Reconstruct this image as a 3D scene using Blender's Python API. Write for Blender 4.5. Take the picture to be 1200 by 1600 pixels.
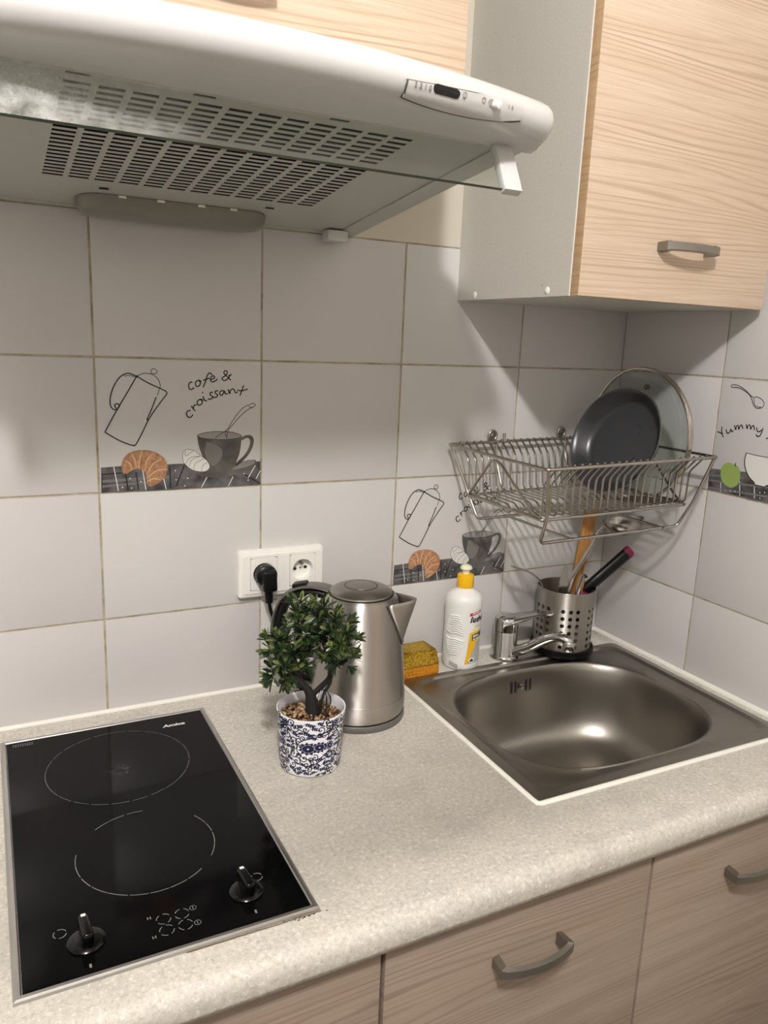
import bpy, bmesh, math, random
from mathutils import Vector, Matrix
from mathutils.geometry import tessellate_polygon
PI = math.pi
S = bpy.context.scene
for o in list(bpy.data.objects): bpy.data.objects.remove(o)
COL = S.collection

# ------------------------------------------------------------------ camera
# world: counter top at z = 0, back wall face at y = 0 (room towards -y), x to the right
cam_d = bpy.data.cameras.new('camera'); cam = bpy.data.objects.new('camera', cam_d); COL.objects.link(cam)
cam_d.sensor_fit = 'AUTO'; cam_d.sensor_width = 36.0; cam_d.lens = 1211.66 * 36.0 / 1600.0
cam_d.clip_start = 0.02
fw = Vector((0.44949197, 0.86634792, -0.21771139)); rt = Vector((0.89103258, -0.45213316, 0.04045433)); up = Vector((0.06338702, 0.21217184, 0.97517444))
cam.matrix_world = Matrix(((rt.x, up.x, -fw.x, -0.90364889), (rt.y, up.y, -fw.y, -1.21232044), (rt.z, up.z, -fw.z, 0.60259936), (0, 0, 0, 1)))
S.camera = cam

# ------------------------------------------------------------------ world, lamp, exposure
world = bpy.data.worlds.new('world'); S.world = world; world.use_nodes = True
world.node_tree.nodes['Background'].inputs[0].default_value = (0.9, 0.95, 1.0, 1); world.node_tree.nodes['Background'].inputs[1].default_value = 0.05
LAMP = (-1.10, -1.69, 1.71)
for k in (-1, 0, 1):      # one ceiling fitting with three bulbs in a row
    ld = bpy.data.lights.new('ceiling_lamp', 'POINT'); ld.energy = 37; ld.color = (1.0, 0.962, 0.975); ld.shadow_soft_size = 0.04
    lo = bpy.data.objects.new('ceiling_lamp', ld); lo.location = (LAMP[0], LAMP[1] + k * .06, LAMP[2]); COL.objects.link(lo)
S.view_settings.view_transform = 'Standard'; S.view_settings.look = 'None'; S.view_settings.gamma = 1.0
S.view_settings.use_curve_mapping = False; S.view_settings.exposure = 0.0

# ------------------------------------------------------------------ helpers
def lin(c):
    return tuple(((v / 255) / 12.92 if v / 255 <= 0.04045 else ((v / 255 + 0.055) / 1.055) ** 2.4) for v in c) + (1.0,)

class MB:
    """collects shapes, then links them as one mesh object"""
    def __init__(s): s.v = []; s.f = []; s.m = []
    def add(s, vs, fs, mi=0):
        n = len(s.v); s.v += [tuple(v) for v in vs]
        for f in fs: s.f.append(tuple(i + n for i in f)); s.m.append(mi)
        return s
    def box(s, a, b, bev=0.0, mi=0, M=None, seg=2):
        bm = bmesh.new(); bmesh.ops.create_cube(bm, size=1.0)
        for v in bm.verts:
            v.co = Vector([(a[i] + b[i]) / 2 + v.co[i] * abs(b[i] - a[i]) for i in range(3)])
        if bev: bmesh.ops.bevel(bm, geom=bm.edges[:], offset=bev, segments=seg, profile=0.6, affect='EDGES')
        return s.bm(bm, mi, M)
    def bm(s, bm, mi=0, M=None):
        bm.verts.index_update()
        s.add([(M @ v.co) if M else v.co for v in bm.verts], [[v.index for v in f.verts] for f in bm.faces], mi); bm.free(); return s
    def tube(s, pts, r, n=8, mi=0, closed=False, caps=True, flat=None):
        P = [Vector(p) for p in pts]; L = len(P); rr = r if isinstance(r, (list, tuple)) else [r] * L
        vs = []; prev = None
        for i in range(L):
            if closed: t = (P[(i + 1) % L] - P[i - 1])
            else: t = P[min(i + 1, L - 1)] - P[max(i - 1, 0)]
            t.normalize()
            if prev is None:
                a = Vector((0, 0, 1)) if abs(t.z) < 0.9 else Vector((1, 0, 0)); nn = (a - t * a.dot(t)).normalized()
            else: nn = (prev - t * prev.dot(t)).normalized()
            prev = nn; b = t.cross(nn)
            k1, k2 = flat if flat else (1, 1)
            for j in range(n):
                an = 2 * PI * j / n; vs.append(P[i] + nn * (math.cos(an) * rr[i] * k1) + b * (math.sin(an) * rr[i] * k2))
        fs = []
        for i in range(L if closed else L - 1):
            i2 = (i + 1) % L
            for j in range(n):
                j2 = (j + 1) % n; fs.append((i * n + j, i * n + j2, i2 * n + j2, i2 * n + j))
        if not closed and caps: fs += [tuple(range(n))[::-1], tuple((L - 1) * n + j for j in range(n))]
        return s.add(vs, fs, mi)
    def lathe(s, prof, n=48, mi=0, M=None, sx=1.0, sy=1.0, cap0=True, cap1=True):
        vs = []; fs = []
        for r, z in prof:
            for j in range(n):
                a = 2 * PI * j / n; vs.append(Vector((r * sx * math.cos(a), r * sy * math.sin(a), z)))
        for i in range(len(prof) - 1):
            for j in range(n):
                j2 = (j + 1) % n; fs.append((i * n + j, i * n + j2, (i + 1) * n + j2, (i + 1) * n + j))
        if cap0: fs.append(tuple(range(n))[::-1])
        if cap1: fs.append(tuple((len(prof) - 1) * n + j for j in range(n)))
        if M: vs = [M @ v for v in vs]
        return s.add(vs, fs, mi)
    def prism(s, poly, h0, h1, f, mi=0):
        """2D polygon extruded between heights h0 and h1, f(u, v, h) -> xyz"""
        n = len(poly); tri = tessellate_polygon([[Vector((p[0], p[1], 0)) for p in poly]])
        vs = [f(p[0], p[1], h0) for p in poly] + [f(p[0], p[1], h1) for p in poly]
        fs = [tuple(t) for t in tri] + [tuple(i + n for i in t[::-1]) for t in tri]
        fs += [(i, (i + 1) % n, (i + 1) % n + n, i + n) for i in range(n)]
        return s.add(vs, fs, mi)
    def poly(s, poly, f, mi=0):
        tri = tessellate_polygon([[Vector((p[0], p[1], 0)) for p in poly]])
        return s.add([f(*p) for p in poly], [tuple(t) for t in tri], mi)
    def ribbon(s, pts, w, f, mi=0, sub=5, taper=False):
        P = smooth2(pts, sub); L = len(P); vs = []
        for i in range(L):
            a = P[max(i - 1, 0)]; b = P[min(i + 1, L - 1)]; dx, dy = b[0] - a[0], b[1] - a[1]; d = math.hypot(dx, dy) or 1
            ww = w * 0.5 * (math.sin(PI * (0.12 + 0.76 * i / max(L - 1, 1))) if taper else 1)
            vs += [f(P[i][0] - dy / d * ww, P[i][1] + dx / d * ww), f(P[i][0] + dy / d * ww, P[i][1] - dx / d * ww)]
        return s.add(vs, [(2 * i, 2 * i + 1, 2 * i + 3, 2 * i + 2) for i in range(L - 1)], mi)
    def build(s, name, mats, parent=None, smooth=False, label=None, kind=None, fix=True):
        me = bpy.data.meshes.new(name); me.from_pydata(s.v, [], s.f)
        mats = mats if isinstance(mats, (list, tuple)) else [mats]
        for m in mats: me.materials.append(m)
        if len(mats) > 1: me.polygons.foreach_set('material_index', s.m)
        if fix:
            bm = bmesh.new(); bm.from_mesh(me); bmesh.ops.recalc_face_normals(bm, faces=bm.faces[:]); bm.to_mesh(me); bm.free()
        if smooth:
            me.shade_smooth()
            if smooth != 'all': me.set_sharp_from_angle(angle=math.radians(38 if smooth is True else smooth))
        o = bpy.data.objects.new(name, me); COL.objects.link(o)
        if parent: attach(o, parent)
        if label: o['label'] = label
        if kind: o['kind'] = kind
        return o

def attach(o, parent):
    o.parent = parent; o.matrix_parent_inverse = world_mat(parent).inverted()
def world_mat(o):
    m = Matrix.Translation(o.location) @ o.rotation_euler.to_matrix().to_4x4()
    return (world_mat(o.parent) @ o.matrix_parent_inverse @ m) if o.parent else m
def smooth2(pts, sub=5):
    if len(pts) < 3 or sub < 2: return list(pts)
    out = []; n = len(pts)
    for i in range(n - 1):
        p0, p1, p2, p3 = pts[max(i - 1, 0)], pts[i], pts[i + 1], pts[min(i + 2, n - 1)]
        for k in range(sub):
            t = k / sub
            out.append(tuple(0.5 * (2 * b + (c - a) * t + (2 * a - 5 * b + 4 * c - d) * t * t + (3 * b - a - 3 * c + d) * t ** 3) for a, b, c, d in zip(p0, p1, p2, p3)))
    return out + [tuple(pts[-1])]
def thing(name, label, cat, loc=(0, 0, 0), rot=(0, 0, 0), group=None):
    o = bpy.data.objects.new(name, None); COL.objects.link(o); o.location = loc; o.rotation_euler = rot; o.empty_display_size = 0.05
    o['label'] = label; o['category'] = cat
    if group: o['group'] = group
    return o
def tag(o, label, cat, group=None):
    o['label'] = label; o['category'] = cat
    if group: o['group'] = group
    return o
def structure(o): o['kind'] = 'structure'; return o
def textmesh(s, size, bold=0.0, shear=0.0, align='LEFT', space=1.0):
    c = bpy.data.curves.new('t', 'FONT'); c.body = s; c.size = size; c.offset = bold; c.shear = shear; c.align_x = align; c.resolution_u = 4; c.space_character = space
    o = bpy.data.objects.new('t', c); COL.objects.link(o); dg = bpy.context.evaluated_depsgraph_get(); dg.update()
    me = bpy.data.meshes.new_from_object(o.evaluated_get(dg)); vs = [tuple(v.co[:2]) for v in me.vertices]; fs = [tuple(p.vertices) for p in me.polygons]
    bpy.data.objects.remove(o); bpy.data.curves.remove(c); bpy.data.meshes.remove(me); return vs, fs
def rot_to(d, roll=0.0):
    return Vector(d).to_track_quat('Z', 'Y').to_matrix().to_4x4() @ Matrix.Rotation(roll, 4, 'Z')

# ------------------------------------------------------------------ materials
def mat(name, col=(200, 200, 200), rough=0.5, metal=0.0, spec=0.5, **kw):
    m = bpy.data.materials.new(name); m.use_nodes = True; nt = m.node_tree; b = nt.nodes['Principled BSDF']
    b.inputs['Base Color'].default_value = lin(col); b.inputs['Roughness'].default_value = rough; b.inputs['Metallic'].default_value = metal
    b.inputs['Specular IOR Level'].default_value = spec
    for k, v in kw.items(): b.inputs[k.replace('_', ' ')].default_value = v
    return m
def N(m, t, **kw):
    n = m.node_tree.nodes.new(t)
    for k, v in kw.items():
        if k.startswith('i_'): n.inputs[k[2:].replace('_', ' ')].default_value = v
        else: setattr(n, k, v)
    return n
def L(m, a, b): m.node_tree.links.new(a, b)
def bsdf(m): return m.node_tree.nodes['Principled BSDF']
def coords(m, scale=(1, 1, 1), kind='Object', rot=(0, 0, 0)):
    tc = N(m, 'ShaderNodeTexCoord'); mp = N(m, 'ShaderNodeMapping'); mp.inputs['Scale'].default_value = scale; mp.inputs['Rotation'].default_value = rot
    L(m, tc.outputs[kind], mp.inputs[0]); return mp.outputs[0]
def noise(m, vec, scale=5, detail=3, rough=0.5, dist=0.0):
    n = N(m, 'ShaderNodeTexNoise'); n.inputs['Scale'].default_value = scale; n.inputs['Detail'].default_value = detail
    n.inputs['Roughness'].default_value = rough; n.inputs['Distortion'].default_value = dist; L(m, vec, n.inputs['Vector']); return n.outputs['Fac']
def ramp(m, fac, stops):
    r = N(m, 'ShaderNodeValToRGB'); e = r.color_ramp.elements
    while len(e) < len(stops): e.new(0.5)
    for k, (p, c) in zip(e, stops): k.position = p; k.color = lin(c) if len(c) == 3 else c
    L(m, fac, r.inputs[0]); return r.outputs[0]
def mix(m, a, b, fac, blend='MIX'):
    x = N(m, 'ShaderNodeMix', data_type='RGBA', blend_type=blend)
    for sock, v in ((x.inputs[0], fac), (x.inputs[6], a), (x.inputs[7], b)):
        if hasattr(v, 'is_linked'): L(m, v, sock)
        else: sock.default_value = v
    return x.outputs[2]
def bump(m, h, strength=0.2, dist=0.001):
    b = N(m, 'ShaderNodeBump'); b.inputs['Strength'].default_value = strength; b.inputs['Distance'].default_value = dist
    L(m, h, b.inputs['Height']); L(m, b.outputs[0], bsdf(m).inputs['Normal'])
def setc(m, c): L(m, c, bsdf(m).inputs['Base Color'])
def setr(m, fac, lo_, hi_):
    r = N(m, 'ShaderNodeMapRange'); r.inputs['To Min'].default_value = lo_; r.inputs['To Max'].default_value = hi_; L(m, fac, r.inputs['Value']); L(m, r.outputs[0], bsdf(m).inputs['Roughness'])

def m_wood(name, light, mid, dark, off=0.0):
    m = mat(name, mid, 0.42)
    v = coords(m, (1, 1, 1)); mp = N(m, 'ShaderNodeMapping'); mp.inputs['Location'].default_value = (off, 0, off * 0.7); mp.inputs['Scale'].default_value = (.55, .55, 7.0); L(m, v, mp.inputs[0])
    w = noise(m, mp.outputs[0], 1.5, 2, 0.5)
    # rings: sine of warped height
    sep = N(m, 'ShaderNodeSeparateXYZ'); L(m, mp.outputs[0], sep.inputs[0])
    ad = N(m, 'ShaderNodeMath', operation='MULTIPLY_ADD'); L(m, w, ad.inputs[0]); ad.inputs[1].default_value = 1.0; L(m, sep.outputs[2], ad.inputs[2])
    mu = N(m, 'ShaderNodeMath', operation='MULTIPLY'); L(m, ad.outputs[0], mu.inputs[0]); mu.inputs[1].default_value = 105.0
    sn = N(m, 'ShaderNodeMath', operation='SINE'); L(m, mu.outputs[0], sn.inputs[0])
    mp2 = N(m, 'ShaderNodeMapping'); mp2.inputs['Scale'].default_value = (9, 9, 420); L(m, v, mp2.inputs[0])
    fine = noise(m, mp2.outputs[0], 1.0, 4, 0.65)
    mp3 = N(m, 'ShaderNodeMapping'); mp3.inputs['Scale'].default_value = (1.6, 1.6, 26); mp3.inputs['Location'].default_value = (off, 0, 3); L(m, v, mp3.inputs[0])
    band = noise(m, mp3.outputs[0], 1.0, 3, 0.55, 0.4)
    base = ramp(m, band, [(0.3, light), (0.52, mid), (0.72, light)])
    amp = ramp(m, band, [(0.36, (20, 20, 20)), (0.64, (215, 215, 215))])
    ring = ramp(m, sn.outputs[0], [(0.15, (0, 0, 0)), (0.95, (255, 255, 255))])
    k = mix(m, (0, 0, 0, 1), ring, amp)
    f2 = ramp(m, fine, [(0.38, (0, 0, 0)), (0.75, (170, 170, 170))])
    c = mix(m, base, lin(dark), k); c = mix(m, c, lin(dark), f2)
    setc(m, c); bump(m, fine, 0.15, 0.0004); return m
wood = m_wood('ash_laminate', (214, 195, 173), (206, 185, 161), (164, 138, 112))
wood_b = m_wood('ash_laminate_dim', (162, 147, 133), (151, 135, 120), (116, 99, 85), 3.7)  # same ash laminate; dimmer light on the base doors is put into its colour
wood_edge = m_wood('ash_edge', (196, 168, 132), (186, 156, 120), (160, 130, 96), 1.3)

tile_m = mat('glazed_tile', (205, 202, 199), 0.30, spec=0.42)
v = coords(tile_m, (1, 1, 1)); w = noise(tile_m, v, 9, 2); bump(tile_m, w, 0.08, 0.004)
oi = N(tile_m, 'ShaderNodeObjectInfo'); setc(tile_m, mix(tile_m, lin((207, 205, 201)), lin((199, 195, 193)), oi.outputs['Random']))
setr(tile_m, noise(tile_m, v, 14, 4, 0.6), 0.24, 0.40)
grout_m = mat('grout', (168, 156, 130), 0.9); v = coords(grout_m); setc(grout_m, ramp(grout_m, noise(grout_m, v, 22, 5, 0.7), [(0.3, (128, 118, 98)), (0.5, (174, 164, 140)), (0.7, (192, 184, 162))]))
paint_m = mat('wall_paint', (194, 193, 190), 0.75); v = coords(paint_m); bump(paint_m, noise(paint_m, v, 180, 3), 0.15, 0.001)
ceil_m = mat('ceiling_paint', (216, 213, 206), 0.85)
floor_m = mat('floor_vinyl', (140, 118, 96), 0.5); v = coords(floor_m, (1, 8, 1)); setc(floor_m, ramp(floor_m, noise(floor_m, v, 4, 4), [(0.3, (104, 98, 92)), (0.7, (136, 128, 120))]))
caulk_m = mat('sealant', (232, 229, 218), 0.45)

lam_m = mat('stone_laminate', (186, 181, 170), 0.45, spec=0.25)
v = coords(lam_m)
n1 = noise(lam_m, v, 11, 4, 0.6); n2 = noise(lam_m, v, 185, 5, 0.74, 0.3); n3 = noise(lam_m, v, 420, 2, 0.6)
c = ramp(lam_m, n1, [(0.3, (184, 180, 170)), (0.5, (201, 196, 184)), (0.7, (192, 189, 180))])
c = mix(lam_m, c, lin((152, 146, 134)), ramp(lam_m, n2, [(0.34, (200, 200, 200)), (0.49, (0, 0, 0))]))
c = mix(lam_m, c, lin((236, 233, 226)), ramp(lam_m, n2, [(0.55, (0, 0, 0)), (0.68, (220, 220, 220))]))
c = mix(lam_m, c, lin((128, 114, 96)), ramp(lam_m, n3, [(0.66, (0, 0, 0)), (0.78, (120, 120, 120))]))
setc(lam_m, c); bump(lam_m, n2, 0.06, 0.0005); setr(lam_m, n2, 0.42, 0.58)

def m_steel(name, col, rough, sc=(1, 1, 1), amt=0.12, var=0.1):
    m = mat(name, col, rough, 1.0); v = coords(m, sc); n = noise(m, v, 60, 4, 0.6); bump(m, n, amt, 0.0004)
    g = noise(m, coords(m), 14, 4, 0.6); setr(m, g, rough - var * 0.6, rough + var); return m
def aniso(m, a=.95):
    t = N(m, 'ShaderNodeTangent', direction_type='RADIAL', axis='Z'); L(m, t.outputs[0], bsdf(m).inputs['Tangent']); bsdf(m).inputs['Anisotropic'].default_value = a; bsdf(m).inputs['Anisotropic Rotation'].default_value = .25; return m
steel = aniso(m_steel('brushed_steel', (182, 177, 169), 0.40, (1, 1, 10), .03, .05), .95)
sink_m = m_steel('sink_steel', (150, 145, 137), 0.33, (8, 1, 1), 0.05)
wire_m = mat('rack_wire', (176, 170, 160), 0.27, 1.0)
chrome = mat('chrome', (205, 205, 203), 0.09, 1.0)
frame_m = m_steel('hob_frame_steel', (186, 184, 180), 0.3, (1, 12, 1), 0.05)
alu_m = mat('handle_metal', (150, 147, 142), 0.38, 1.0)
grey_lam = mat('grey_board', (200, 196, 186), 0.45); v = coords(grey_lam)
c = ramp(grey_lam, noise(grey_lam, v, 300, 2), [(0.3, (193, 190, 180)), (0.7, (201, 198, 188))])
setc(grey_lam, mix(grey_lam, c, lin((120, 112, 100)), ramp(grey_lam, noise(grey_lam, v, 95, 1), [(0.77, (0, 0, 0)), (0.79, (200, 200, 200))])))
white_edge = mat('white_edge', (226, 222, 210), 0.4)
white_pl = mat('white_plastic', (236, 234, 228), 0.28)
hood_w = mat('hood_enamel', (203, 202, 199), 0.26)
hood_g = mat('hood_panel_enamel', (176, 178, 170), 0.34)
dark_in = mat('dark_inside', (16, 15, 14), 0.8)
black_pl = mat('black_plastic', (9, 9, 9), 0.34, spec=.3)
lampcov = mat('lamp_cover_plastic', (122, 120, 110), 0.3)
def thin_glass(name, tint, rough):
    # thin pane: straight-through tint plus a Fresnel reflection, so lamps shine through it
    m = mat(name, tint, rough); nt = m.node_tree; out = nt.nodes['Material Output']; nt.nodes.remove(bsdf(m))
    tr = N(m, 'ShaderNodeBsdfTransparent'); tr.inputs[0].default_value = lin(tint); gl = N(m, 'ShaderNodeBsdfGlossy'); gl.inputs['Roughness'].default_value = rough
    fr = N(m, 'ShaderNodeFresnel'); fr.inputs[0].default_value = 1.5; ge = N(m, 'ShaderNodeNewGeometry'); fk = N(m, 'ShaderNodeMix', data_type='FLOAT'); L(m, ge.outputs['Backfacing'], fk.inputs[0]); L(m, fr.outputs[0], fk.inputs[2]); fk.inputs[3].default_value = 0.04; mx = N(m, 'ShaderNodeMixShader'); L(m, fk.outputs[0], mx.inputs[0]); L(m, tr.outputs[0], mx.inputs[1]); L(m, gl.outputs[0], mx.inputs[2]); L(m, mx.outputs[0], out.inputs[0]); return m
ink = mat('print_black', (26, 24, 24), 0.3)

# ------------------------------------------------------------------ the room
W, H, HB, XC, DR = 0.253, 0.20195, 0.1565, 0.2565, 0.2485   # tile width, height, cut bottom row, right wall, first joint on right wall
ZF, ZT, XL, YR = -0.86, 1.84, -2.6, -3.2                     # floor, ceiling, left wall, wall behind the camera
TOPT = HB + 3 * H
wall_back = structure(MB().box((XL, 0.0008, ZF), (XC + 0.1, 0.1, ZT)).build('wall_back', grout_m))
wall_right = structure(MB().box((XC + 0.0008, YR, ZF), (XC + 0.1, 0.0008, ZT)).build('wall_right', grout_m))
wall_left = structure(MB().box((XL - 0.1, YR, ZF), (XL, 0.1, ZT)).build('wall_left', paint_m))
wall_front = structure(MB().box((XL - 0.1, YR - 0.1, ZF), (XC + 0.1, YR, ZT)).build('wall_front', paint_m))
structure(MB().box((XL - 0.1, YR - 0.1, ZF - 0.1), (XC + 0.1, 0.1, ZF)).build('floor', floor_m))
structure(MB().box((XL - 0.1, YR - 0.1, ZT), (XC + 0.1, 0.1, ZT + 0.1)).build('ceiling', ceil_m))
plaster_m = mat('beige_wall_paint', (206, 199, 183), 0.75)
MB().box((XL, -0.0002, TOPT + 0.001), (XC, 0.0008, ZT)).build('painted_plaster', plaster_m, wall_back)
MB().box((XC - 0.0002, YR, TOPT + 0.001), (XC + 0.0008, 0.0, ZT)).build('painted_plaster', plaster_m, wall_right)
G = 0.0031
def tile_mesh(w, h):
    return MB().box((0, 0, 0), (w, 0.006, h), 0.0011, seg=2).build('tile', tile_m, None, True)
protos = {}
def put_tile(parent, x, y, z, w, h, rz):
    k = (round(w, 4), round(h, 4))
    if k not in protos: o = tile_mesh(w, h); protos[k] = o
    else: o = protos[k].copy(); COL.objects.link(o)
    o.location = (x, y, z); o.rotation_euler = (random.uniform(-.0022, .0022), 0, rz + random.uniform(-.0018, .0018)); attach(o, parent); return o
random.seed(4)
rows = [(0.0, HB)] + [(HB + i * H, H) for i in range(3)]
tiles = {}
for r, (z, h) in enumerate(rows):
    for c in range(-6, 1):
        tiles['b', c, r] = put_tile(wall_back, c * W + G / 2, -0.0005, z + G / 2, (W if c < 0 else XC) - G * (1 if c < 0 else .55), h - G, 0)
    for c in range(-1, 4):
        y0 = 0 if c < 0 else -DR - c * W; w = DR if c < 0 else W
        tiles['r', c, r] = put_tile(wall_right, XC - 0.0005, y0 - (G / 2 if c >= 0 else 0.0012), z + G / 2, w - (G if c >= 0 else G / 2 + .0012), h - G, -PI / 2)

# silicone beads where the worktop meets the tiles
structure(MB().tube([(XL + .02, -.001, 0.001), (XC, -.001, 0.001)], 0.0042, 10).build('trim_1', caulk_m, None, True))
structure(MB().tube([(XC - .001, -.6, 0.001), (XC - .001, 0, 0.001)], 0.0062, 10).build('trim_2', caulk_m, None, True))

# ------------------------------------------------------------------ printed tiles
PA={'l0':[(11.3,92.2),(28.3,123.0),(43.9,149.0),(57.3,171.6),(60.9,176.4)],'l1':[(57.3,172.8),(65.5,178.1),(74.9,179.6),(84.2,176.7),(91.1,169.7),(93.3,161.3),(91.2,154.1),(88.7,146.9)],'l2':[(87.0,144.4),(79.4,125.1),(72.6,110.2),(75.7,111.1)],'l3':[(40.2,176.7),(47.2,179.2),(58.5,175.1),(74.5,165.9),(92.0,157.7),(101.4,153.0),(103.3,149.3)],'l3b':[(41.3,174.9),(49.3,175.7),(58.9,173.3)],'l4':[(103.3,149.3),(90.2,132.4),(75.5,111.1),(65.5,91.3),(55.6,73.2),(51.3,70.6)],'l5':[(11.3,92.2),(30.3,79.9),(46.3,72.7),(53.2,71.1)],'l6':[(41.4,177.7),(33.3,171.3),(24.9,157.1),(20.5,141.9),(21.0,130.1),(26.1,125.3),(31.4,127.7),(33.1,132.0),(29.8,134.3),(26.3,132.0),(28.4,127.2)],'l7':[(80.1,182.6),(82.0,185.9),(85.6,186.2),(88.6,183.2),(87.8,179.9),(84.2,178.9),(81.0,179.8),(80.1,182.6)],'c1':[(142.2,166.7),(138.8,167.1),(136.3,162.9),(137.2,157.3),(140.6,156.1),(144.6,158.9)],'o1':[(150.4,170.2),(146.7,166.2),(148.1,160.9),(152.5,161.9),(154.3,166.8),(151.2,170.4),(156.1,168.3)],'f1':[(173.0,178.8),(168.7,181.7),(165.2,177.3),(162.1,168.1),(158.5,159.5)],'f1b':[(158.6,170.3),(168.6,173.6)],'e1':[(169.1,171.4),(175.4,173.2),(176.5,176.4),(172.7,176.9),(169.9,171.9),(172.6,168.0),(177.9,169.6),(181.0,172.6)],'amp':[(202.7,170.9),(195.8,177.2),(191.4,181.6),(193.5,185.6),(197.1,183.2),(193.5,177.7),(188.4,173.9),(191.4,170.2),(197.5,172.8),(201.2,178.8)],'ampb':[(198.6,177.8),(204.2,179.8)],'c2':[(138.7,123.7),(134.2,122.9),(132.2,118.7),(134.6,113.5),(139.0,113.5),(142.1,117.4)],'r2':[(139.8,130.8),(143.2,125.9),(146.1,122.9)],'r2b':[(143.2,126.9),(144.2,131.3),(148.2,132.8)],'o2':[(153.8,141.0),(149.3,137.7),(150.2,132.3),(155.0,132.8),(157.0,137.7),(153.3,141.2),(158.8,139.7)],'i2':[(157.9,145.7),(160.8,139.2),(164.3,138.7)],'i2d':[(157.2,152.1),(158.2,150.6)],'s2':[(174.0,152.2),(169.5,150.9),(170.2,147.2),(173.4,145.2),(171.4,141.7),(165.8,141.2)],'s3':[(182.1,154.2),(177.6,153.5),(178.3,149.7),(181.3,147.8),(179.0,144.3),(173.4,144.2)],'a2':[(191.8,154.3),(186.2,153.8),(184.7,149.0),(188.2,147.3),(192.3,153.8),(193.4,149.8),(197.5,149.8)],'n2':[(198.0,156.8),(200.6,149.8),(201.6,154.4),(205.2,157.4),(208.1,155.4),(209.9,151.4),(213.5,152.9)],'t2':[(223.4,163.1),(220.3,155.0),(217.2,146.9)],'t2b':[(213.0,155.9),(220.3,154.5),(230.0,157.6)],'s_a':[(233.5,132.7),(222.9,127.9),(212.4,117.0),(202.0,102.3),(198.3,95.2),(188.9,87.9),(180.4,83.0),(177.3,78.7)],'s_b':[(241.5,130.1),(229.5,124.0),(217.7,114.4),(205.1,100.4),(199.3,93.6),(196.2,86.0),(196.2,79.3)],'s_c':[(233.5,132.7),(238.3,134.7),(242.0,133.2),(241.5,130.1),(236.2,128.1),(231.4,129.6)],'s_d':[(198.3,95.2),(193.1,87.8),(196.2,79.3)]}
PF={'cup':[(148.6,84.3),(150.5,69.6),(155.4,54.2),(161.6,41.2),(170.5,31.9),(180.8,28.1),(193.9,28.6),(207.1,36.0),(215.0,49.8),(218.5,65.4),(219.8,82.2),(217.7,79.7),(201.9,77.7),(183.7,77.5),(165.8,78.9),(153.1,81.7)],'cupin':[(148.6,84.8),(155.7,87.7),(171.0,90.0),(189.0,90.2),(207.2,88.4),(219.8,83.0),(215.0,79.5),(201.9,77.7),(183.7,77.5),(165.8,78.9),(153.1,81.2)],'cuphi':[(163.2,74.4),(178.5,69.0),(188.8,58.4),(183.5,43.1),(173.1,35.7),(165.5,43.7),(160.5,56.7)],'hand':[(219.0,79.6),(227.0,83.4),(236.3,82.7),(240.4,75.3),(237.7,62.3),(229.7,49.4),(217.7,38.0),(210.2,33.8),(213.7,41.5),(223.0,49.6),(231.0,61.1),(234.5,72.8),(232.3,78.1),(227.0,78.7),(220.3,75.2)],'sauc':[(146.2,26.4),(165.4,33.4),(193.9,34.9),(223.0,41.2),(241.8,43.2),(243.2,37.1),(233.8,28.1),(215.0,21.0),(191.2,16.7),(165.2,17.3),(152.5,20.5)],'sauch':[(203.1,28.8),(215.0,38.1),(231.1,43.5),(241.9,42.7),(241.9,37.1),(228.4,31.5),(212.4,28.4)],'wcr':[(125.3,55.2),(127.8,61.4),(134.1,63.2),(144.1,60.7),(153.3,52.8),(163.4,44.5),(168.0,34.6),(162.8,27.8),(152.5,26.9),(139.9,30.5),(130.0,38.5),(125.6,46.3)],'cr':[(33.0,42.1),(37.5,52.9),(45.9,60.7),(60.1,63.8),(76.7,62.6),(91.0,55.9),(100.0,45.9),(101.9,33.3),(96.8,20.3),(86.3,11.2),(75.3,6.9),(70.6,11.4),(69.0,24.1),(65.2,31.7),(56.9,35.3),(48.6,32.9),(40.7,28.2),(34.7,30.9)],'band':[(3.7,39.0),(33.6,40.3),(80.9,40.6),(130.0,40.8),(193.9,40.6),(251.6,40.2),(252.4,1.2),(193.8,0.8),(129.4,0.9),(80.0,0.6),(32.4,0.9),(2.8,0.9)]}
PW={'w1':[(129.3,61.4),(130.2,52.5),(137.3,57.8),(142.8,60.5)],'w2':[(130.0,39.8),(136.4,49.7),(152.8,51.8)],'w3':[(142.4,30.4),(145.1,40.5),(158.3,47.5)],'w4':[(155.1,27.3),(156.7,36.3),(164.9,41.6)],'w5':[(135.0,36.6),(140.1,46.6),(152.8,51.8)],'w0':[(125.3,55.2),(127.8,61.4),(134.1,63.2),(144.1,60.7),(153.3,52.8),(163.4,44.5),(168.0,34.6),(162.8,27.8),(152.5,26.9),(139.9,30.5),(130.0,38.5),(125.6,46.3),(125.3,55.2)]}
PL={'k1':[(64.8,63.2),(60.9,52.2),(58.1,36.2)],'k2':[(48.2,59.5),(52.6,50.0),(54.6,36.3)],'k3':[(37.4,48.0),(45.4,44.1),(48.6,34.1)],'k4':[(81.4,58.5),(71.6,49.4),(67.5,32.1)],'k5':[(94.4,48.6),(81.0,42.8),(70.5,27.0)],'k6':[(100.2,32.1),(85.6,31.4),(70.3,19.5)],'k7':[(90.1,16.6),(80.4,19.0),(70.7,14.5)]}
PB={'p1':[(22.1,40.0),(27.7,2.1)],'p2':[(64.0,34.7),(68.4,1.5)],'p3':[(95.5,18.4),(99.1,1.2)],'p4':[(163.2,17.4),(154.3,1.5)],'p5':[(205.7,16.6),(198.0,1.2)],'p6':[(243.2,33.6),(231.1,13.6)],'p7':[(251.7,24.8),(244.7,11.7)]}
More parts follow.
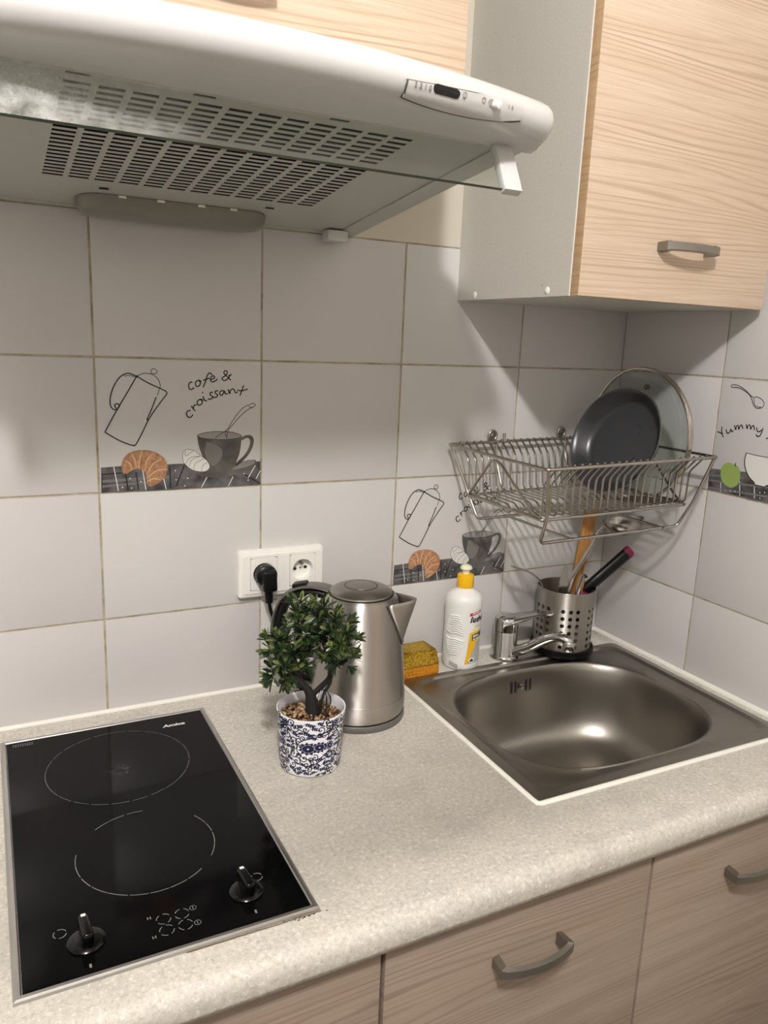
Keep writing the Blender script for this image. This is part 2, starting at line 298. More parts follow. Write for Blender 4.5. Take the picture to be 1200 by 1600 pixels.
PG={'d1':[(4.2,28.5),(33.3,29.8)],'g1':[(5.2,18.0),(104.9,20.5)],'g2':[(4.9,10.2),(80.3,14.0)],'d2':[(105.2,38.2),(105.8,2.6)],'d3':[(127.5,37.4),(114.5,4.8)],'d4':[(223.0,20.6),(251.9,2.8)],'d5':[(39.1,28.3),(41.8,2.1)],'d6':[(54.4,30.1),(57.2,2.6)]}
PD=[(45.2,20.6),(47.1,5.6),(113.7,30.3),(132.7,17.2),(128.0,5.4),(114.7,15.5),(231.1,9.7),(224.4,20.6),(33.8,7.5),(61.1,14.9)]
YA={'sp':[(24.5,191.6),(36.4,190.3),(49.9,184.5),(59.3,178.2),(68.3,172.8),(76.2,174.3),(86.9,170.0),(91.2,163.5),(87.1,157.1),(77.3,155.6),(70.2,161.6),(65.8,170.0),(59.4,177.3),(45.8,184.2),(34.9,186.9),(23.2,186.5),(21.7,189.2),(24.5,191.6)],'sp2':[(70.2,171.2),(72.6,161.8),(78.9,158.0),(85.9,158.2)],'Y1':[(5.5,106.7),(11.6,106.3),(16.0,103.9)],'Y2':[(13.8,117.1),(14.7,108.9),(19.5,98.8)],'u':[(23.2,113.6),(25.9,107.7),(30.6,108.3),(33.0,114.8),(35.4,110.7),(38.5,113.3)],'m':[(39.1,122.4),(42.9,114.9),(43.3,120.6),(46.5,122.7),(49.1,116.4),(50.3,121.9),(53.7,124.1),(57.1,118.4)],'m2':[(62.4,126.9),(65.3,119.4),(66.1,124.5),(70.0,126.0),(72.2,119.1),(74.0,124.1),(77.4,125.8),(79.8,118.7)],'y1':[(83.0,124.0),(85.6,117.9),(89.7,117.4),(93.6,120.7)],'y2':[(95.7,124.4),(94.2,116.9),(91.3,110.2),(86.0,109.5),(84.1,112.1)],'T':[(103.7,107.6),(110.9,109.6)],'st':[(52.2,58.3),(52.0,52.0)],'b1':[(70.6,78.6),(69.3,65.4),(73.0,51.5),(82.5,38.6),(93.6,31.2),(95.8,27.5),(104.8,27.3),(114.8,27.2),(118.3,30.4),(130.0,30.8)],'b2':[(70.6,78.6),(88.4,77.2),(111.8,76.9),(128.1,76.3)]}
YF={'band':[(-0.2,39.7),(39.2,42.9),(77.0,46.3),(116.5,49.5),(158.7,52.8),(165.4,2.3),(124.4,2.4),(67.4,2.5),(34.8,2.4),(1.7,2.2)],'bowl':[(70.6,78.6),(69.3,65.4),(73.0,51.5),(82.5,38.6),(93.6,31.2),(95.8,27.5),(114.8,27.2),(118.3,30.4),(130.1,30.4),(149.0,43.4),(157.1,62.0),(158.2,77.5),(128.1,76.3),(111.8,76.9),(88.4,77.2)],'apple':[(24.1,34.0),(24.4,45.3),(30.8,53.8),(39.1,56.6),(46.9,55.4),(55.7,54.1),(62.8,46.1),(65.5,33.8),(62.1,22.1),(53.6,15.0),(43.9,14.1),(33.2,18.7),(27.1,25.1)]}
YW={'a1':[(26.8,21.3),(29.4,2.5)],'a2':[(65.3,28.2),(69.4,3.2)],'a3':[(95.1,24.6),(98.5,4.5)],'g1':[(0.4,18.4),(120.2,27.5)],'g2':[(-1.1,27.7),(72.6,35.0)],'g3':[(1.4,5.2),(122.8,12.0)]}
YD=[(38.6,6.2),(48.9,7.6),(58.7,8.9),(107.5,16.2),(109.1,6.6),(116.4,17.9)]
pk = {n: mat('print_' + n, c, 0.22) for n, c in dict(cup=(92, 90, 86), cuphi=(116, 114, 109), cupin=(150, 148, 143), band=(72, 71, 72), band2=(112, 111, 112), dark=(38, 38, 40), white=(222, 220, 214), grey=(128, 127, 123), crust=(168, 122, 88), crumb=(206, 172, 138), green=(146, 166, 92)).items()}
m = pk['crust']; v = coords(m); setc(m, ramp(m, noise(m, v, 160, 4, 0.7), [(0.3, (142, 96, 66)), (0.55, (176, 130, 96)), (0.75, (206, 168, 134))]))
m = pk['band']; v = coords(m, (1, 1, 1)); setc(m, ramp(m, noise(m, v, 38, 2, 0.5), [(0.35, (56, 55, 56)), (0.6, (100, 99, 100))]))
m = pk['cup']; v = coords(m); setc(m, ramp(m, noise(m, v, 26, 2), [(0.35, (74, 72, 69)), (0.65, (104, 102, 97))]))
pm = ['band', 'band2', 'dark', 'white', 'crust', 'crumb', 'cup', 'cuphi', 'cupin', 'grey', 'green']
PM = [ink] + [pk[n] for n in pm]; PI_ = {n: i + 1 for i, n in enumerate(pm)}; PI_['ink'] = 0
for D_ in (PF, YF):
    for k in D_:
        if k not in ('band', 'sauch'): D_[k] = smooth2(D_[k] + D_[k][:1], 4)[:-1]
def motif_coffee(tile, f):
    o = MB(); q = lambda lay: (lambda u, v_: f(u, v_, lay))
    o.poly(PF['band'], q(1), PI_['band'])
    for k, w in (('g1', 4.5), ('g2', 3.5)): o.ribbon(PG[k], w, q(2), PI_['band2'])
    for k in PG:
        if k[0] == 'd': o.ribbon(PG[k], 2.0, q(2.5), PI_['dark'])
    for k in PB: o.ribbon(PB[k], 1.3, q(3), PI_['white'])
    for u, v_ in PD: o.poly([(u + 1.1 * math.cos(a), v_ + 1.1 * math.sin(a)) for a in [i * PI / 4 for i in range(8)]], q(3), PI_['white'])
    o.poly(PF['sauc'], q(4), PI_['cup']); o.poly(PF['sauch'], q(5), PI_['grey']); o.poly(PF['hand'], q(5), PI_['cup'])
    o.poly(PF['cup'], q(5.5), PI_['cup']); o.poly(PF['cuphi'], q(6), PI_['cuphi']); o.poly(PF['cupin'], q(6), PI_['cupin'])
    o.ribbon(PF['cupin'] + PF['cupin'][:1], 0.8, q(7), PI_['dark'])
    o.poly(PF['wcr'], q(7), PI_['white'])
    for k in PW: o.ribbon(PW[k], 0.6, q(8), PI_['dark'])
    o.poly(PF['cr'], q(7), PI_['crust'])
    for k in PL: o.ribbon(PL[k], 2.0, q(8), PI_['crumb'], taper=True)
    for k in PA: o.ribbon(PA[k], (0.95 if k in ('l3b', 'l1', 'l7') or k[:2] == 's_' else 1.7 if k[0] == 'l' else 1.9), q(9), 0)
    return o.build('printed_motif', PM, tile, fix=False, label='print of a coffee pot, croissants, a grey cup and the words cofe & croissant')
def fb(x0):
    return lambda u, v_, lay: (x0 + u * .001, -0.0009 - lay * 0.00005, HB + H + v_ * .001)
motif_coffee(tiles['b', -3, 2], fb(-3 * W))
motif_coffee(tiles['b', -1, 1], lambda u, v_, lay: (-W + u * .001, -0.0009 - lay * 0.00005, HB + v_ * .001))
o = MB(); q = lambda lay: (lambda u, v_: (XC - 0.0012 - lay * 0.00005, -DR - u * .001, HB + H + v_ * .001))
o.poly(YF['band'], q(1), PI_['band'])
for k in YW: o.ribbon(YW[k], 1.6 if k[0] == 'a' else 3.5, q(2), PI_['white' if k[0] == 'a' else 'band2'])
for u, v_ in YD: o.poly([(u + 1.1 * math.cos(a), v_ + 1.1 * math.sin(a)) for a in [i * PI / 4 for i in range(8)]], q(3), PI_['white'])
o.poly(YF['bowl'], q(4), PI_['white']); o.poly(YF['apple'], q(5), PI_['green'])
for k in YA: o.ribbon(YA[k], 1.1 if k[:2] in ('sp', 'b2') else 1.8, q(6), 0)
o.build('printed_motif', PM, tiles['r', 0, 2], fix=False, label='print of a spoon, the word Yummy, a green apple and a bowl')

# ------------------------------------------------------------------ worktop
CY = -0.578
SX0, SX1, SY0, SY1 = -0.2725, 0.2335, -0.4885, -0.0775      # sink outline
hx = [XL + 0.01, SX0 + .02, SX1 - .02, XC - 0.001]; hy = [CY, SY0 + .02, SY1 - .02, -0.001]
o = MB(); ZB = -0.038
for i in range(3):
    for j in range(3):
        if i == 1 and j == 1: continue
        a, b, c_, d = hx[i], hx[i + 1], hy[j], hy[j + 1]
        o.add([(a, c_, 0), (b, c_, 0), (b, d, 0), (a, d, 0)], [(0, 1, 2, 3)]); o.add([(a, c_, ZB), (b, c_, ZB), (b, d, ZB), (a, d, ZB)], [(3, 2, 1, 0)])
for (a, b) in (((hx[1], hy[1]), (hx[2], hy[1])), ((hx[2], hy[1]), (hx[2], hy[2])), ((hx[2], hy[2]), (hx[1], hy[2])), ((hx[1], hy[2]), (hx[1], hy[1]))):
    o.add([(a[0], a[1], 0), (b[0], b[1], 0), (b[0], b[1], ZB), (a[0], a[1], ZB)], [(0, 1, 2, 3)])
pr = [(CY, 0.0)] + [(CY - 0.0195 * math.sin(t), -0.0195 + 0.0195 * math.cos(t)) for t in [PI / 2 * i / 8 for i in range(1, 9)]] + [(CY - 0.0195, -0.030), (CY - 0.017, ZB), (CY, ZB)]
for k in range(len(pr) - 1):
    for i in range(3):
        o.add([(hx[i], pr[k][0], pr[k][1]), (hx[i + 1], pr[k][0], pr[k][1]), (hx[i + 1], pr[k + 1][0], pr[k + 1][1]), (hx[i], pr[k + 1][0], pr[k + 1][1])], [(0, 1, 2, 3)])
for x in (hx[0], hx[3]): o.add([(x, -.001, 0), (x, -.001, ZB)] + [(x, y, z) for y, z in pr[::-1]], [tuple(range(len(pr) + 2))])
worktop = o.build('worktop', lam_m, None, 30)
bm = bmesh.new(); bm.from_mesh(worktop.data); bmesh.ops.remove_doubles(bm, verts=bm.verts[:], dist=1e-5); bmesh.ops.recalc_face_normals(bm, faces=bm.faces[:]); bm.to_mesh(worktop.data); bm.free()
tag(worktop, 'grey stone-look laminate worktop with a rounded front edge', 'worktop')

# ------------------------------------------------------------------ bow handle (feet on the door, bar bowed outwards), x along the door, -y outwards
def handle(parent, cx, yd, cz):
    P = [(-.0485, 0), (-.0495, -.012), (-.0505, -.0205), (-.046, -.0228), (-.03, -.0278), (-.012, -.0305), (0, -.031), (.012, -.0305), (.03, -.0278), (.046, -.0228), (.0505, -.0205), (.0495, -.012), (.0485, 0)]
    o = MB(); hw = []; n = len(P)
    for i in range(n):
        a = P[max(i - 1, 0)]; b = P[min(i + 1, n - 1)]; t = Vector((b[0] - a[0], b[1] - a[1])).normalized(); nn = Vector((-t.y, t.x))
        th = 0.0030 if 2 < i < n - 3 else 0.0042; hz = 0.0068 if 2 < i < n - 3 else 0.0082
        for s_, z_ in ((1, 1), (1, -1), (-1, -1), (-1, 1)):
            k = 0.75 if s_ == -1 else 1
            hw.append((cx + P[i][0] + nn.x * th * s_, yd + min(P[i][1] + nn.y * th * s_, -0.0002) if 0 < i < n - 1 else yd - 0.0002, cz + z_ * hz * k))
    fs = [(i * 4 + j, i * 4 + (j + 1) % 4, i * 4 + 4 + (j + 1) % 4, i * 4 + 4 + j) for i in range(n - 1) for j in range(4)] + [(3, 2, 1, 0), (n * 4 - 4, n * 4 - 3, n * 4 - 2, n * 4 - 1)]
    return o.add(hw, fs).build('handle', alu_m, parent, 30, label='satin metal bow handle')

# ------------------------------------------------------------------ base cabinets
def base_cabinet(x0, x1, label, l_top=ZB - .0005, r_top=ZB - .0005):
    t = thing('base_cabinet', label, 'cabinet', ((x0 + x1) / 2, -0.29, ZF), group='base cabinets under the worktop')
    x0 += .0006; x1 -= .0006
    o = MB()
    for a, b in (((x0, -.559, ZF + .1), (x0 + .016, -.02, l_top)), ((x1 - .016, -.559, ZF + .1), (x1, -.02, r_top)), ((x0 + .016, -.559, ZF + .1), (x1 - .016, -.02, ZF + .116)), ((x0 + .016, -.03, ZF + .116), (x1 - .016, -.02, -.30)), ((x0, -.52, ZF), (x1, -.5, ZF + .1)), ((x0, -.08, ZF), (x1, -.06, ZF + .1))): o.box(a, b)
    o.build('carcass', grey_lam, t)
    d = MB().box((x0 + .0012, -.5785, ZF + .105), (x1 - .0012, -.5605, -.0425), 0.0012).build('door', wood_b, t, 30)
    handle(d, (x0 + x1) / 2, -.5785, -.1225); return t
base_cabinet(-.955, -.5535, 'wood-grain base cabinet under the hob, cut off at the bottom edge')
base_cabinet(-.5515, -.1500, 'middle wood-grain base cabinet with its whole bow handle in view', r_top=-.19)
base_cabinet(-.1490, .2520, 'wood-grain base cabinet under the sink at the right edge', l_top=-.19)

# ------------------------------------------------------------------ wall cabinets
def wall_cabinet(x0, x1, z0, z1, label, hz, gap=.0135, eb=None):
    t = thing('wall_cabinet', label, 'cabinet', ((x0 + x1) / 2, -.0006, z0), group='wall cabinets')
    yb, yf = -.0008, -.3
    MB().box((x0, yf, z0), (x0 + .016, yb, z1)).build('side_panel', grey_lam, t)
    MB().box((x1 - .016, yf, z0), (x1, yb, z1)).build('side_panel', grey_lam, t)
    MB().box((x0 + .016, yf, z0), (x1 - .016, yb, z0 + .016)).build('bottom_panel', grey_lam, t)
    MB().box((x0 + .016, yf, z1 - .016), (x1 - .016, yb, z1)).build('top_panel', grey_lam, t)
    MB().box((x0 + .016, yb - .006, z0 + .016), (x1 - .016, yb, z1 - .016)).build('back_panel', grey_lam, t)
    for x in (x0, x1 - .016): MB().box((x - .0002, yf - .0012, z0 - .0002), (x + .0162, yf, z1)).build('edge_band', eb or white_edge, t)
    d = MB().box((x0 + .001, yf - .0195, z0), (x1 - gap, yf - .0018, z1), 0.0008).build('door', [wood, wood_edge], t, 30)
    for p_ in d.data.polygons:
        if abs(p_.normal.x) > .6: p_.material_index = 1
    if hz: handle(d, (x0 + x1) / 2 - .006, yf - .0195, hz)
    return t
CX0, CZ0 = -.1465, .6740
wc = wall_cabinet(CX0, .2555, CZ0, CZ0 + .72, 'wall cabinet with a grey side panel hanging over the dish rack', .752)
for y, z in ((-.0564, .6819), (-.251, .6827)):
    MB().lathe([(.0, .0022), (.003, .0020), (.0052, .0010), (.0056, 0)][::-1], 20, M=Matrix.Translation((CX0, y, z)) @ Matrix.Rotation(-PI / 2, 4, 'Y'), cap1=False).build('screw_cap', white_pl, wc, True)
wall_cabinet(-.953, -.351, .905, CZ0 + .72, 'wall cabinet with a wide wood-grain door above the cooker hood', .964, .003, mat('edge_band_dark', (72, 67, 62), .5))

# ------------------------------------------------------------------ cooker hood
HX0, HX1, SL = -.953, -.353, -.10926
zb = lambda y: .7626 + SL * y
hood = thing('cooker_hood', 'white slim cooker hood with a slotted underside and glass visor', 'cooker hood', (-.653, -.003, .7626))
def bow(x):
    t = abs(x + .653) / .3; return .045 * (1 - t * t)
def endcut(x):
    d = HX1 + .012 - x if x > -.653 else x - HX0 + .012
    return 0 if d > .012 else .012 - math.sqrt(max(0, .012 ** 2 - (.012 - d) ** 2))
xs = [HX0 - .012 + d for d in (0, .0005, .0015, .003, .0055, .0085, .012)] + [HX0 + (.6) * i / 20 for i in range(1, 20)] + [HX1 + .012 - d for d in (.012, .0085, .0055, .003, .0015, .0005, 0)]
prof = [(-.448, .8115, 0), (-.462, .8135, .2), (-.476, .8152, .8), (-.483, .8175, .95), (-.4895, .8220, 1), (-.4940, .8290, 1), (-.4955, .8360, 1), (-.4935, .8440, 1), (-.4870, .8510, 1), (-.476, .8568, .97), (-.458, .8640, .9), (-.425, .8745, .72), (-.38, .8905, .4), (-.33, .9045, .05), (-.322, .9047, 0)]
o = MB(); vs = []
for x in xs:
    b, e = bow(x), endcut(x)
    for y, z, k in prof: vs.append((x, y - b * k + e * k * .8, z + (.84 - z) * 0.3 * e / .012 * min(1, k * k)))
n = len(prof); fs = [(i * n + j, i * n + j + 1, i * n + n + j + 1, i * n + n + j) for i in range(len(xs) - 1) for j in range(n - 1)]
fs += [tuple(range(n)), tuple((len(xs) - 1) * n + j for j in range(n))]
o.add(vs, fs); o.build('front_bar', hood_w, hood, 50)
# body: sides, rims along the underside, top, inner box
PX0, PX1, PY0, PY1 = HX0 + .033, HX1 - .033, -.448, -.012
o = MB()
def slab(a0, a1, y0, y1, th, o_, up_=0.0):
    o_.add([(x, y, zb(y) + dz + up_) for dz in (0, th) for x, y in ((a0, y0), (a1, y0), (a1, y1), (a0, y1))], [(0, 1, 2, 3), (4, 5, 6, 7), (0, 1, 5, 4), (1, 2, 6, 5), (2, 3, 7, 6), (3, 0, 4, 7)])
slab(HX0, PX0, PY0, -.0008, .004, o); slab(PX1, HX1, PY0, -.0008, .004, o); slab(PX0, PX1, PY1, -.0008, .004, o)
for x in (HX0, HX1 - .002):
    o.add([(x + d, y, z) for d in (0, .002) for y, z in ((-.0008, zb(0) + .003), (PY0, zb(PY0) + .003), (-.33, .9035), (-.0008, .9035))], [(0, 1, 2, 3), (4, 5, 6, 7), (0, 1, 5, 4), (1, 2, 6, 5), (2, 3, 7, 6), (3, 0, 4, 7)])
o.box((HX0, -.33, .9005), (HX1, -.0008, .9035))
o.build('body', hood_g, hood)
# slotted panel: real openings
xc, yc = [PX0 + .0008], [PY0 + .0008]
sx0, pitch, sl = -.8258, .02945, .0232
cols = [(sx0 + i * pitch, sx0 + i * pitch + sl) for i in range(12)]
rws = [(-.4262 + i * .0137, -.4262 + i * .0137 + .0072) for i in range(7)] + [(-.3120 + i * .01295, -.3120 + i * .01295 + .0070) for i in range(14)]
XS = sorted([PX0 + .0008, PX1 - .0008] + [a for c_ in cols for a in c_]); YS = sorted([PY0 + .0008, PY1 - .0008] + [a for r in rws for a in r])
colset = set(cols); rowset = set(rws); o = MB(); nx = len(XS)
o.add([(x, y, zb(y) + .0015) for y in YS for x in XS], [(j * nx + i, j * nx + i + 1, j * nx + nx + i + 1, j * nx + nx + i) for j in range(len(YS) - 1) for i in range(nx - 1) if not ((XS[i], XS[i + 1]) in colset and (YS[j], YS[j + 1]) in rowset)])
gp = o.build('grille_panel', hood_g, hood); sm = gp.modifiers.new('solid', 'SOLIDIFY'); sm.thickness = .0006; sm.offset = 1
o = MB(); slab(PX0 + .02, PX1 - .02, PY0 + .004, -.06, .002, o, .0045); o.build('filter_mat', mat('filter_dark', (20, 19, 18), .95, spec=.1), hood)
# little black latches on the panel seams
for x in (-.8155, -.7075, -.5735):
    MB().box((x - .010, -.449, zb(-.449) - .0006), (x + .010, -.444, zb(-.449) + .001), .0003).build('latch', black_pl, hood)
for x in (-.7515, -.5305): MB().box((x - .006, -.1085, zb(-.108) - .0004), (x + .006, -.105, zb(-.108) + .001), .0003).build('latch', black_pl, hood)
o = MB().box((-.411, -.036, .7495), (-.377, -.010, .7655), .002); o.build('catch', hood_w, hood, True)
# lamp cover: a capsule-shaped shallow plastic dome
o = MB(); cx_, cy_, hl, rr = -.650, -.048, .097, .034; vs = []; K = 40; rings = [(1.0, 0.0), (1.0, -.004), (.97, -.009), (.88, -.0145), (.7, -.0175), (.4, -.019), (.1, -.0192)]
for s_, dz in rings:
    for k in range(K):
        a = 2 * PI * k / K; ex = hl if math.cos(a) >= 0 else -hl
        vs.append((cx_ + ex + rr * s_ * math.cos(a), cy_ + rr * s_ * math.sin(a), zb(cy_ + rr * s_ * math.sin(a)) + .0008 + dz))
o.add(vs, [(i * K + k, i * K + (k + 1) % K, i * K + K + (k + 1) % K, i * K + K + k) for i in range(len(rings) - 1) for k in range(K)] + [tuple((len(rings) - 1) * K + k for k in range(K))])
lc = o.build('lamp_cover', lampcov, hood, 50)
for dx in (-.075, -.025, .03, .075): MB().box((cx_ + dx - .005, -.0835, zb(-.083) - .0022), (cx_ + dx + .005, -.0795, zb(-.083) + .001), .0005).build('clip', white_edge, lc)
# glass visor hanging under the front, held by two white arms
vy0, vz0, vy1, vz1 = -.4535, .8110, -.4775, .7643
visor_m = thin_glass('visor_glass', (245, 248, 245), .06)
gv = MB(); ga, gb = HX0 + .045, -.3925
d = Vector((0, vy1 - vy0, vz1 - vz0)).normalized(); nn = Vector((0, d.z, -d.y)) * .0019
P0, P1 = Vector((0, vy0, vz0)), Vector((0, vy1, vz1)) + d * .001
gv.add([Vector((x, 0, 0)) + p_ + nn * k for x in (ga, gb) for p_ in (P0, P1) for k in (-1, 1)], [(0, 1, 3, 2), (4, 6, 7, 5), (0, 4, 5, 1), (2, 3, 7, 6), (0, 2, 6, 4), (1, 5, 7, 3)])
visor_edge = mat('visor_edge_glass', (92, 100, 88), .15)
gv.m = [1, 1, 0, 1, 0, 0]
# a film of kitchen grease, thickest towards the left end
nt_ = visor_m.node_tree; film = N(visor_m, 'ShaderNodeBsdfDiffuse'); film.inputs[0].default_value = lin((205, 205, 200)); vv = coords(visor_m)
sx_ = N(visor_m, 'ShaderNodeSeparateXYZ'); L(visor_m, vv, sx_.inputs[0]); mr = N(visor_m, 'ShaderNodeMapRange'); mr.inputs['From Min'].default_value = -.70; mr.inputs['From Max'].default_value = -.86; mr.inputs['To Min'].default_value = .03; mr.inputs['To Max'].default_value = .52; L(visor_m, sx_.outputs[0], mr.inputs['Value'])
fm = N(visor_m, 'ShaderNodeMath', operation='MULTIPLY'); L(visor_m, mr.outputs[0], fm.inputs[0]); nr_ = N(visor_m, 'ShaderNodeMapRange'); nr_.inputs['From Min'].default_value = .3; nr_.inputs['From Max'].default_value = .65; L(visor_m, noise(visor_m, vv, 55, 5, .7), nr_.inputs['Value']); L(visor_m, nr_.outputs[0], fm.inputs[1])
ms = N(visor_m, 'ShaderNodeMixShader'); old = nt_.nodes['Material Output'].inputs[0].links[0].from_socket; L(visor_m, fm.outputs[0], ms.inputs[0]); L(visor_m, old, ms.inputs[1]); L(visor_m, film.outputs[0], ms.inputs[2]); L(visor_m, ms.outputs[0], nt_.nodes['Material Output'].inputs[0])
visor = gv.build('glass_visor', [visor_m, visor_edge], hood)
for x in (-.3848, HX0 + .032):
    o = MB(); w_ = .0115; M = Matrix.Translation((x, (vy0 + vy1) / 2, (vz0 + vz1) / 2)) @ Matrix.Rotation(math.atan2(vy1 - vy0, -(vz1 - vz0)) * 1, 4, 'X')
    o.box((-w_, -.005, -.0295), (w_, .005, .0275), .0014, M=M); o.build('visor_arm', hood_w, hood, True)
# control strip on the front bar: follows the bowed surface
def bar(x, h):
    """point on the front bar skin at x, height h counted in profile points from the third"""
    h = max(0, min(7.999, h)); i = int(h); t = h - i; (y0, z0, k0), (y1, z1, k1) = prof[2 + i], prof[3 + i]; b = bow(x)
    e = endcut(x); return Vector((x, y0 + (y1 - y0) * t - b * (k0 + (k1 - k0) * t) + e * .8, z0 + (z1 - z0) * t))
def barn(x, h):
    a = bar(x + .002, h) - bar(x - .002, h); b = bar(x, h + .05) - bar(x, h - .05); n_ = a.cross(b).normalized(); return n_ if n_.y < 0 else -n_
def onbar(x, h, off): return bar(x, h) + barn(x, h) * off
def barpatch(u0, u1, f0, f1, off, name, m, par, nu=24, nv=8, side=True):
    o = MB(); vs = []
    for i in range(nu + 1):
        x = u0 + (u1 - u0) * i / nu
        for j in range(nv + 1):
            vs.append(onbar(x, f0(x) + (f1(x) - f0(x)) * j / nv, off))
    base = [onbar(x_, h_, -.0012) for x_, h_ in [(u0 + (u1 - u0) * i / nu, (f0, f1)[s_]((u0 + (u1 - u0) * i / nu))) for s_ in (0, 1) for i in range(nu + 1)]]
    fs = [(i * (nv + 1) + j, i * (nv + 1) + j + 1, (i + 1) * (nv + 1) + j + 1, (i + 1) * (nv + 1) + j) for i in range(nu) for j in range(nv)]
    q0 = len(vs); vs += base
    for i in range(nu):
        fs.append((i * (nv + 1), (i + 1) * (nv + 1), q0 + i + 1, q0 + i)); fs.append((i * (nv + 1) + nv, q0 + nu + 1 + i, q0 + nu + 2 + i, (i + 1) * (nv + 1) + nv))
    for i in (0, nu): fs += [((i * (nv + 1) + j), i * (nv + 1) + j + 1, q0 + nu + 1 + i, q0 + i) for j in (0,)]
    o.add(vs, fs); return o.build(name, m, par, 30)
cp0, cp1 = -.5460, -.4000
def f_lo(x): s_ = (x - cp0) / (cp1 - cp0); return 1.6 - 2.6 * s_ + 3.6 * s_ * s_
barpatch(cp0 - .0012, cp1 + .0016, lambda x: f_lo(x) - .32, lambda x: 3.43 + 1.2 * (x - cp0) / (cp1 - cp0), .0004, 'panel_joint', mat('joint_grey', (104, 100, 94), .8), hood)
cpanel = barpatch(cp0, cp1, f_lo, lambda x: 3.3 + 1.2 * (x - cp0) / (cp1 - cp0), .0022, 'control_panel', hood_w, hood)
def barcap(x0, x1, h0, h1, off0, off1, name, m, par):
    o = MB(); K = 24; vs = []
    xm, hm, hh = (x0 + x1) / 2, (h0 + h1) / 2, (h1 - h0) / 2; rx = .0052
    for off, s_ in ((off0, 1), (off1, 1), (off1, .0)):
        for k in range(K):
            a = 2 * PI * k / K; ex = (x1 - x0) / 2 - rx; ex = ex if math.cos(a) > 0 else -ex
            vs.append(onbar(xm + (ex + rx * math.cos(a)) * (s_ or .001), hm + hh * math.sin(a) * (s_ or .001), off))
    o.add(vs, [(i * K + k, i * K + (k + 1) % K, i * K + K + (k + 1) % K, i * K + K + k) for i in range(2) for k in range(K)]); return o.build(name, m, par, 30)
barcap(-.5180, -.4865, 2.75, 3.75, .0005, .0027, 'slide_opening', dark_in, cpanel)
barcap(-.4500, -.4315, 2.95, 3.85, .0005, .0025, 'slide_opening', mat('slot_grey', (150, 147, 140), .5), cpanel)
o = MB().lathe([(.0048, 0), (.0048, .0035), (.0040, .0058), (.0016, .0066)], 24, M=Matrix.Translation(onbar(-.4400, 3.35, .0022)) @ rot_to(barn(-.4400, 3.35))); o.build('switch_knob', white_pl, cpanel, True)
pgrey = mat('print_grey', (138, 134, 128), .5)
def bartext(s_, x, h, size):
    vs, fs = textmesh(s_, size, .0003, align='CENTER'); MB().add([onbar(x + a, h + b / .0074, .0026) for a, b in vs], fs).build('printed_digit', pgrey, cpanel, fix=False)
for s_, x in (('3', -.5375), ('2', -.5320), ('1', -.5265), ('0', -.5215)): bartext(s_, x, 2.85, .0052)
for s_, x in (('1', -.4215), ('0', -.4165)): bartext(s_, x, 3.3, .0050)
def barring(x, h, r):
    K = 16; o = MB(); o.add([onbar(x + r * s_ * math.cos(2 * PI * k / K), h + r * s_ * math.sin(2 * PI * k / K) / .0074, .0026) for s_ in (1, .72) for k in range(K)], [(k, (k + 1) % K, K + (k + 1) % K, K + k) for k in range(K)])
    o.add([onbar(x + a, h + b / .0074, .0026) for a, b in ((-.0003, -.0018), (.0003, -.0018), (.0003, .0018), (-.0003, .0018))], [(0, 1, 2, 3)]); o.build('printed_symbol', pgrey, cpanel, fix=False)
barring(-.4805, 3.35, .0028); barring(-.4560, 3.4, .0028)

# ------------------------------------------------------------------ ceramic hob
hob = thing('ceramic_hob', 'black two-zone glass hob in a steel frame set in the worktop', 'hob', (-.766, -.298, 0))
a0, a1, b0, b1 = -.9160, -.6165, -.5490, -.0470
o = MB(); fr = [(0, .0003), (.0008, .0030), (.003, .0042), (.0066, .0042), (.0078, .0030), (.0078, .0006)]
vs = [(x, y, z) for d_, z in fr for x, y in ((a0 + d_, b0 + d_), (a1 - d_, b0 + d_), (a1 - d_, b1 - d_), (a0 + d_, b1 - d_))]
o.add(vs, [(i * 4 + k, i * 4 + (k + 1) % 4, i * 4 + 4 + (k + 1) % 4, i * 4 + 4 + k) for i in range(len(fr) - 1) for k in range(4)]); o.build('frame', frame_m, hob, 20)
hobg = mat('hob_glass', (6, 6, 7), 0.07, spec=0.10); v = coords(hobg)
def spot(m, v, c_, r0, r1):
    vm = N(m, 'ShaderNodeVectorMath', operation='DISTANCE'); L(m, v, vm.inputs[0]); vm.inputs[1].default_value = c_
    r = N(m, 'ShaderNodeMapRange'); r.inputs['From Min'].default_value = r0; r.inputs['From Max'].default_value = r1; r.inputs['To Min'].default_value = 1; r.inputs['To Max'].default_value = 0; L(m, vm.outputs['Value'], r.inputs['Value']); return r.outputs[0]
nz = noise(hobg, v, 110, 5, 0.7); sp = spot(hobg, v, (-.768, -.186, .004), .012, .026); sp2 = spot(hobg, v, (-.768, -.175, .004), .085, .098)
k = mix(hobg, (0, 0, 0, 1), ramp(hobg, nz, [(0.42, (0, 0, 0)), (0.7, (110, 110, 110))]), sp)
k2 = mix(hobg, (0, 0, 0, 1), ramp(hobg, noise(hobg, v, 30, 5, .7), [(0.4, (0, 0, 0)), (0.8, (26, 26, 28))]), sp2)
setc(hobg, mix(hobg, mix(hobg, lin((6, 6, 7)), lin((120, 118, 115)), k), lin((84, 86, 92)), k2))
setr(hobg, noise(hobg, v, 24, 4, .6), .05, .13)
gx0, gx1, gy0, gy1 = a0 + .0085, a1 - .0085, b0 + .0085, b1 - .0085
glass = MB().box((gx0, gy0, .0004), (gx1, gy1, .0036), .0006).build('glass_plate', hobg, hob)
zone_m = mat('zone_print', (118, 116, 112), .4); GZ = .0039
o = MB(); random.seed(11)
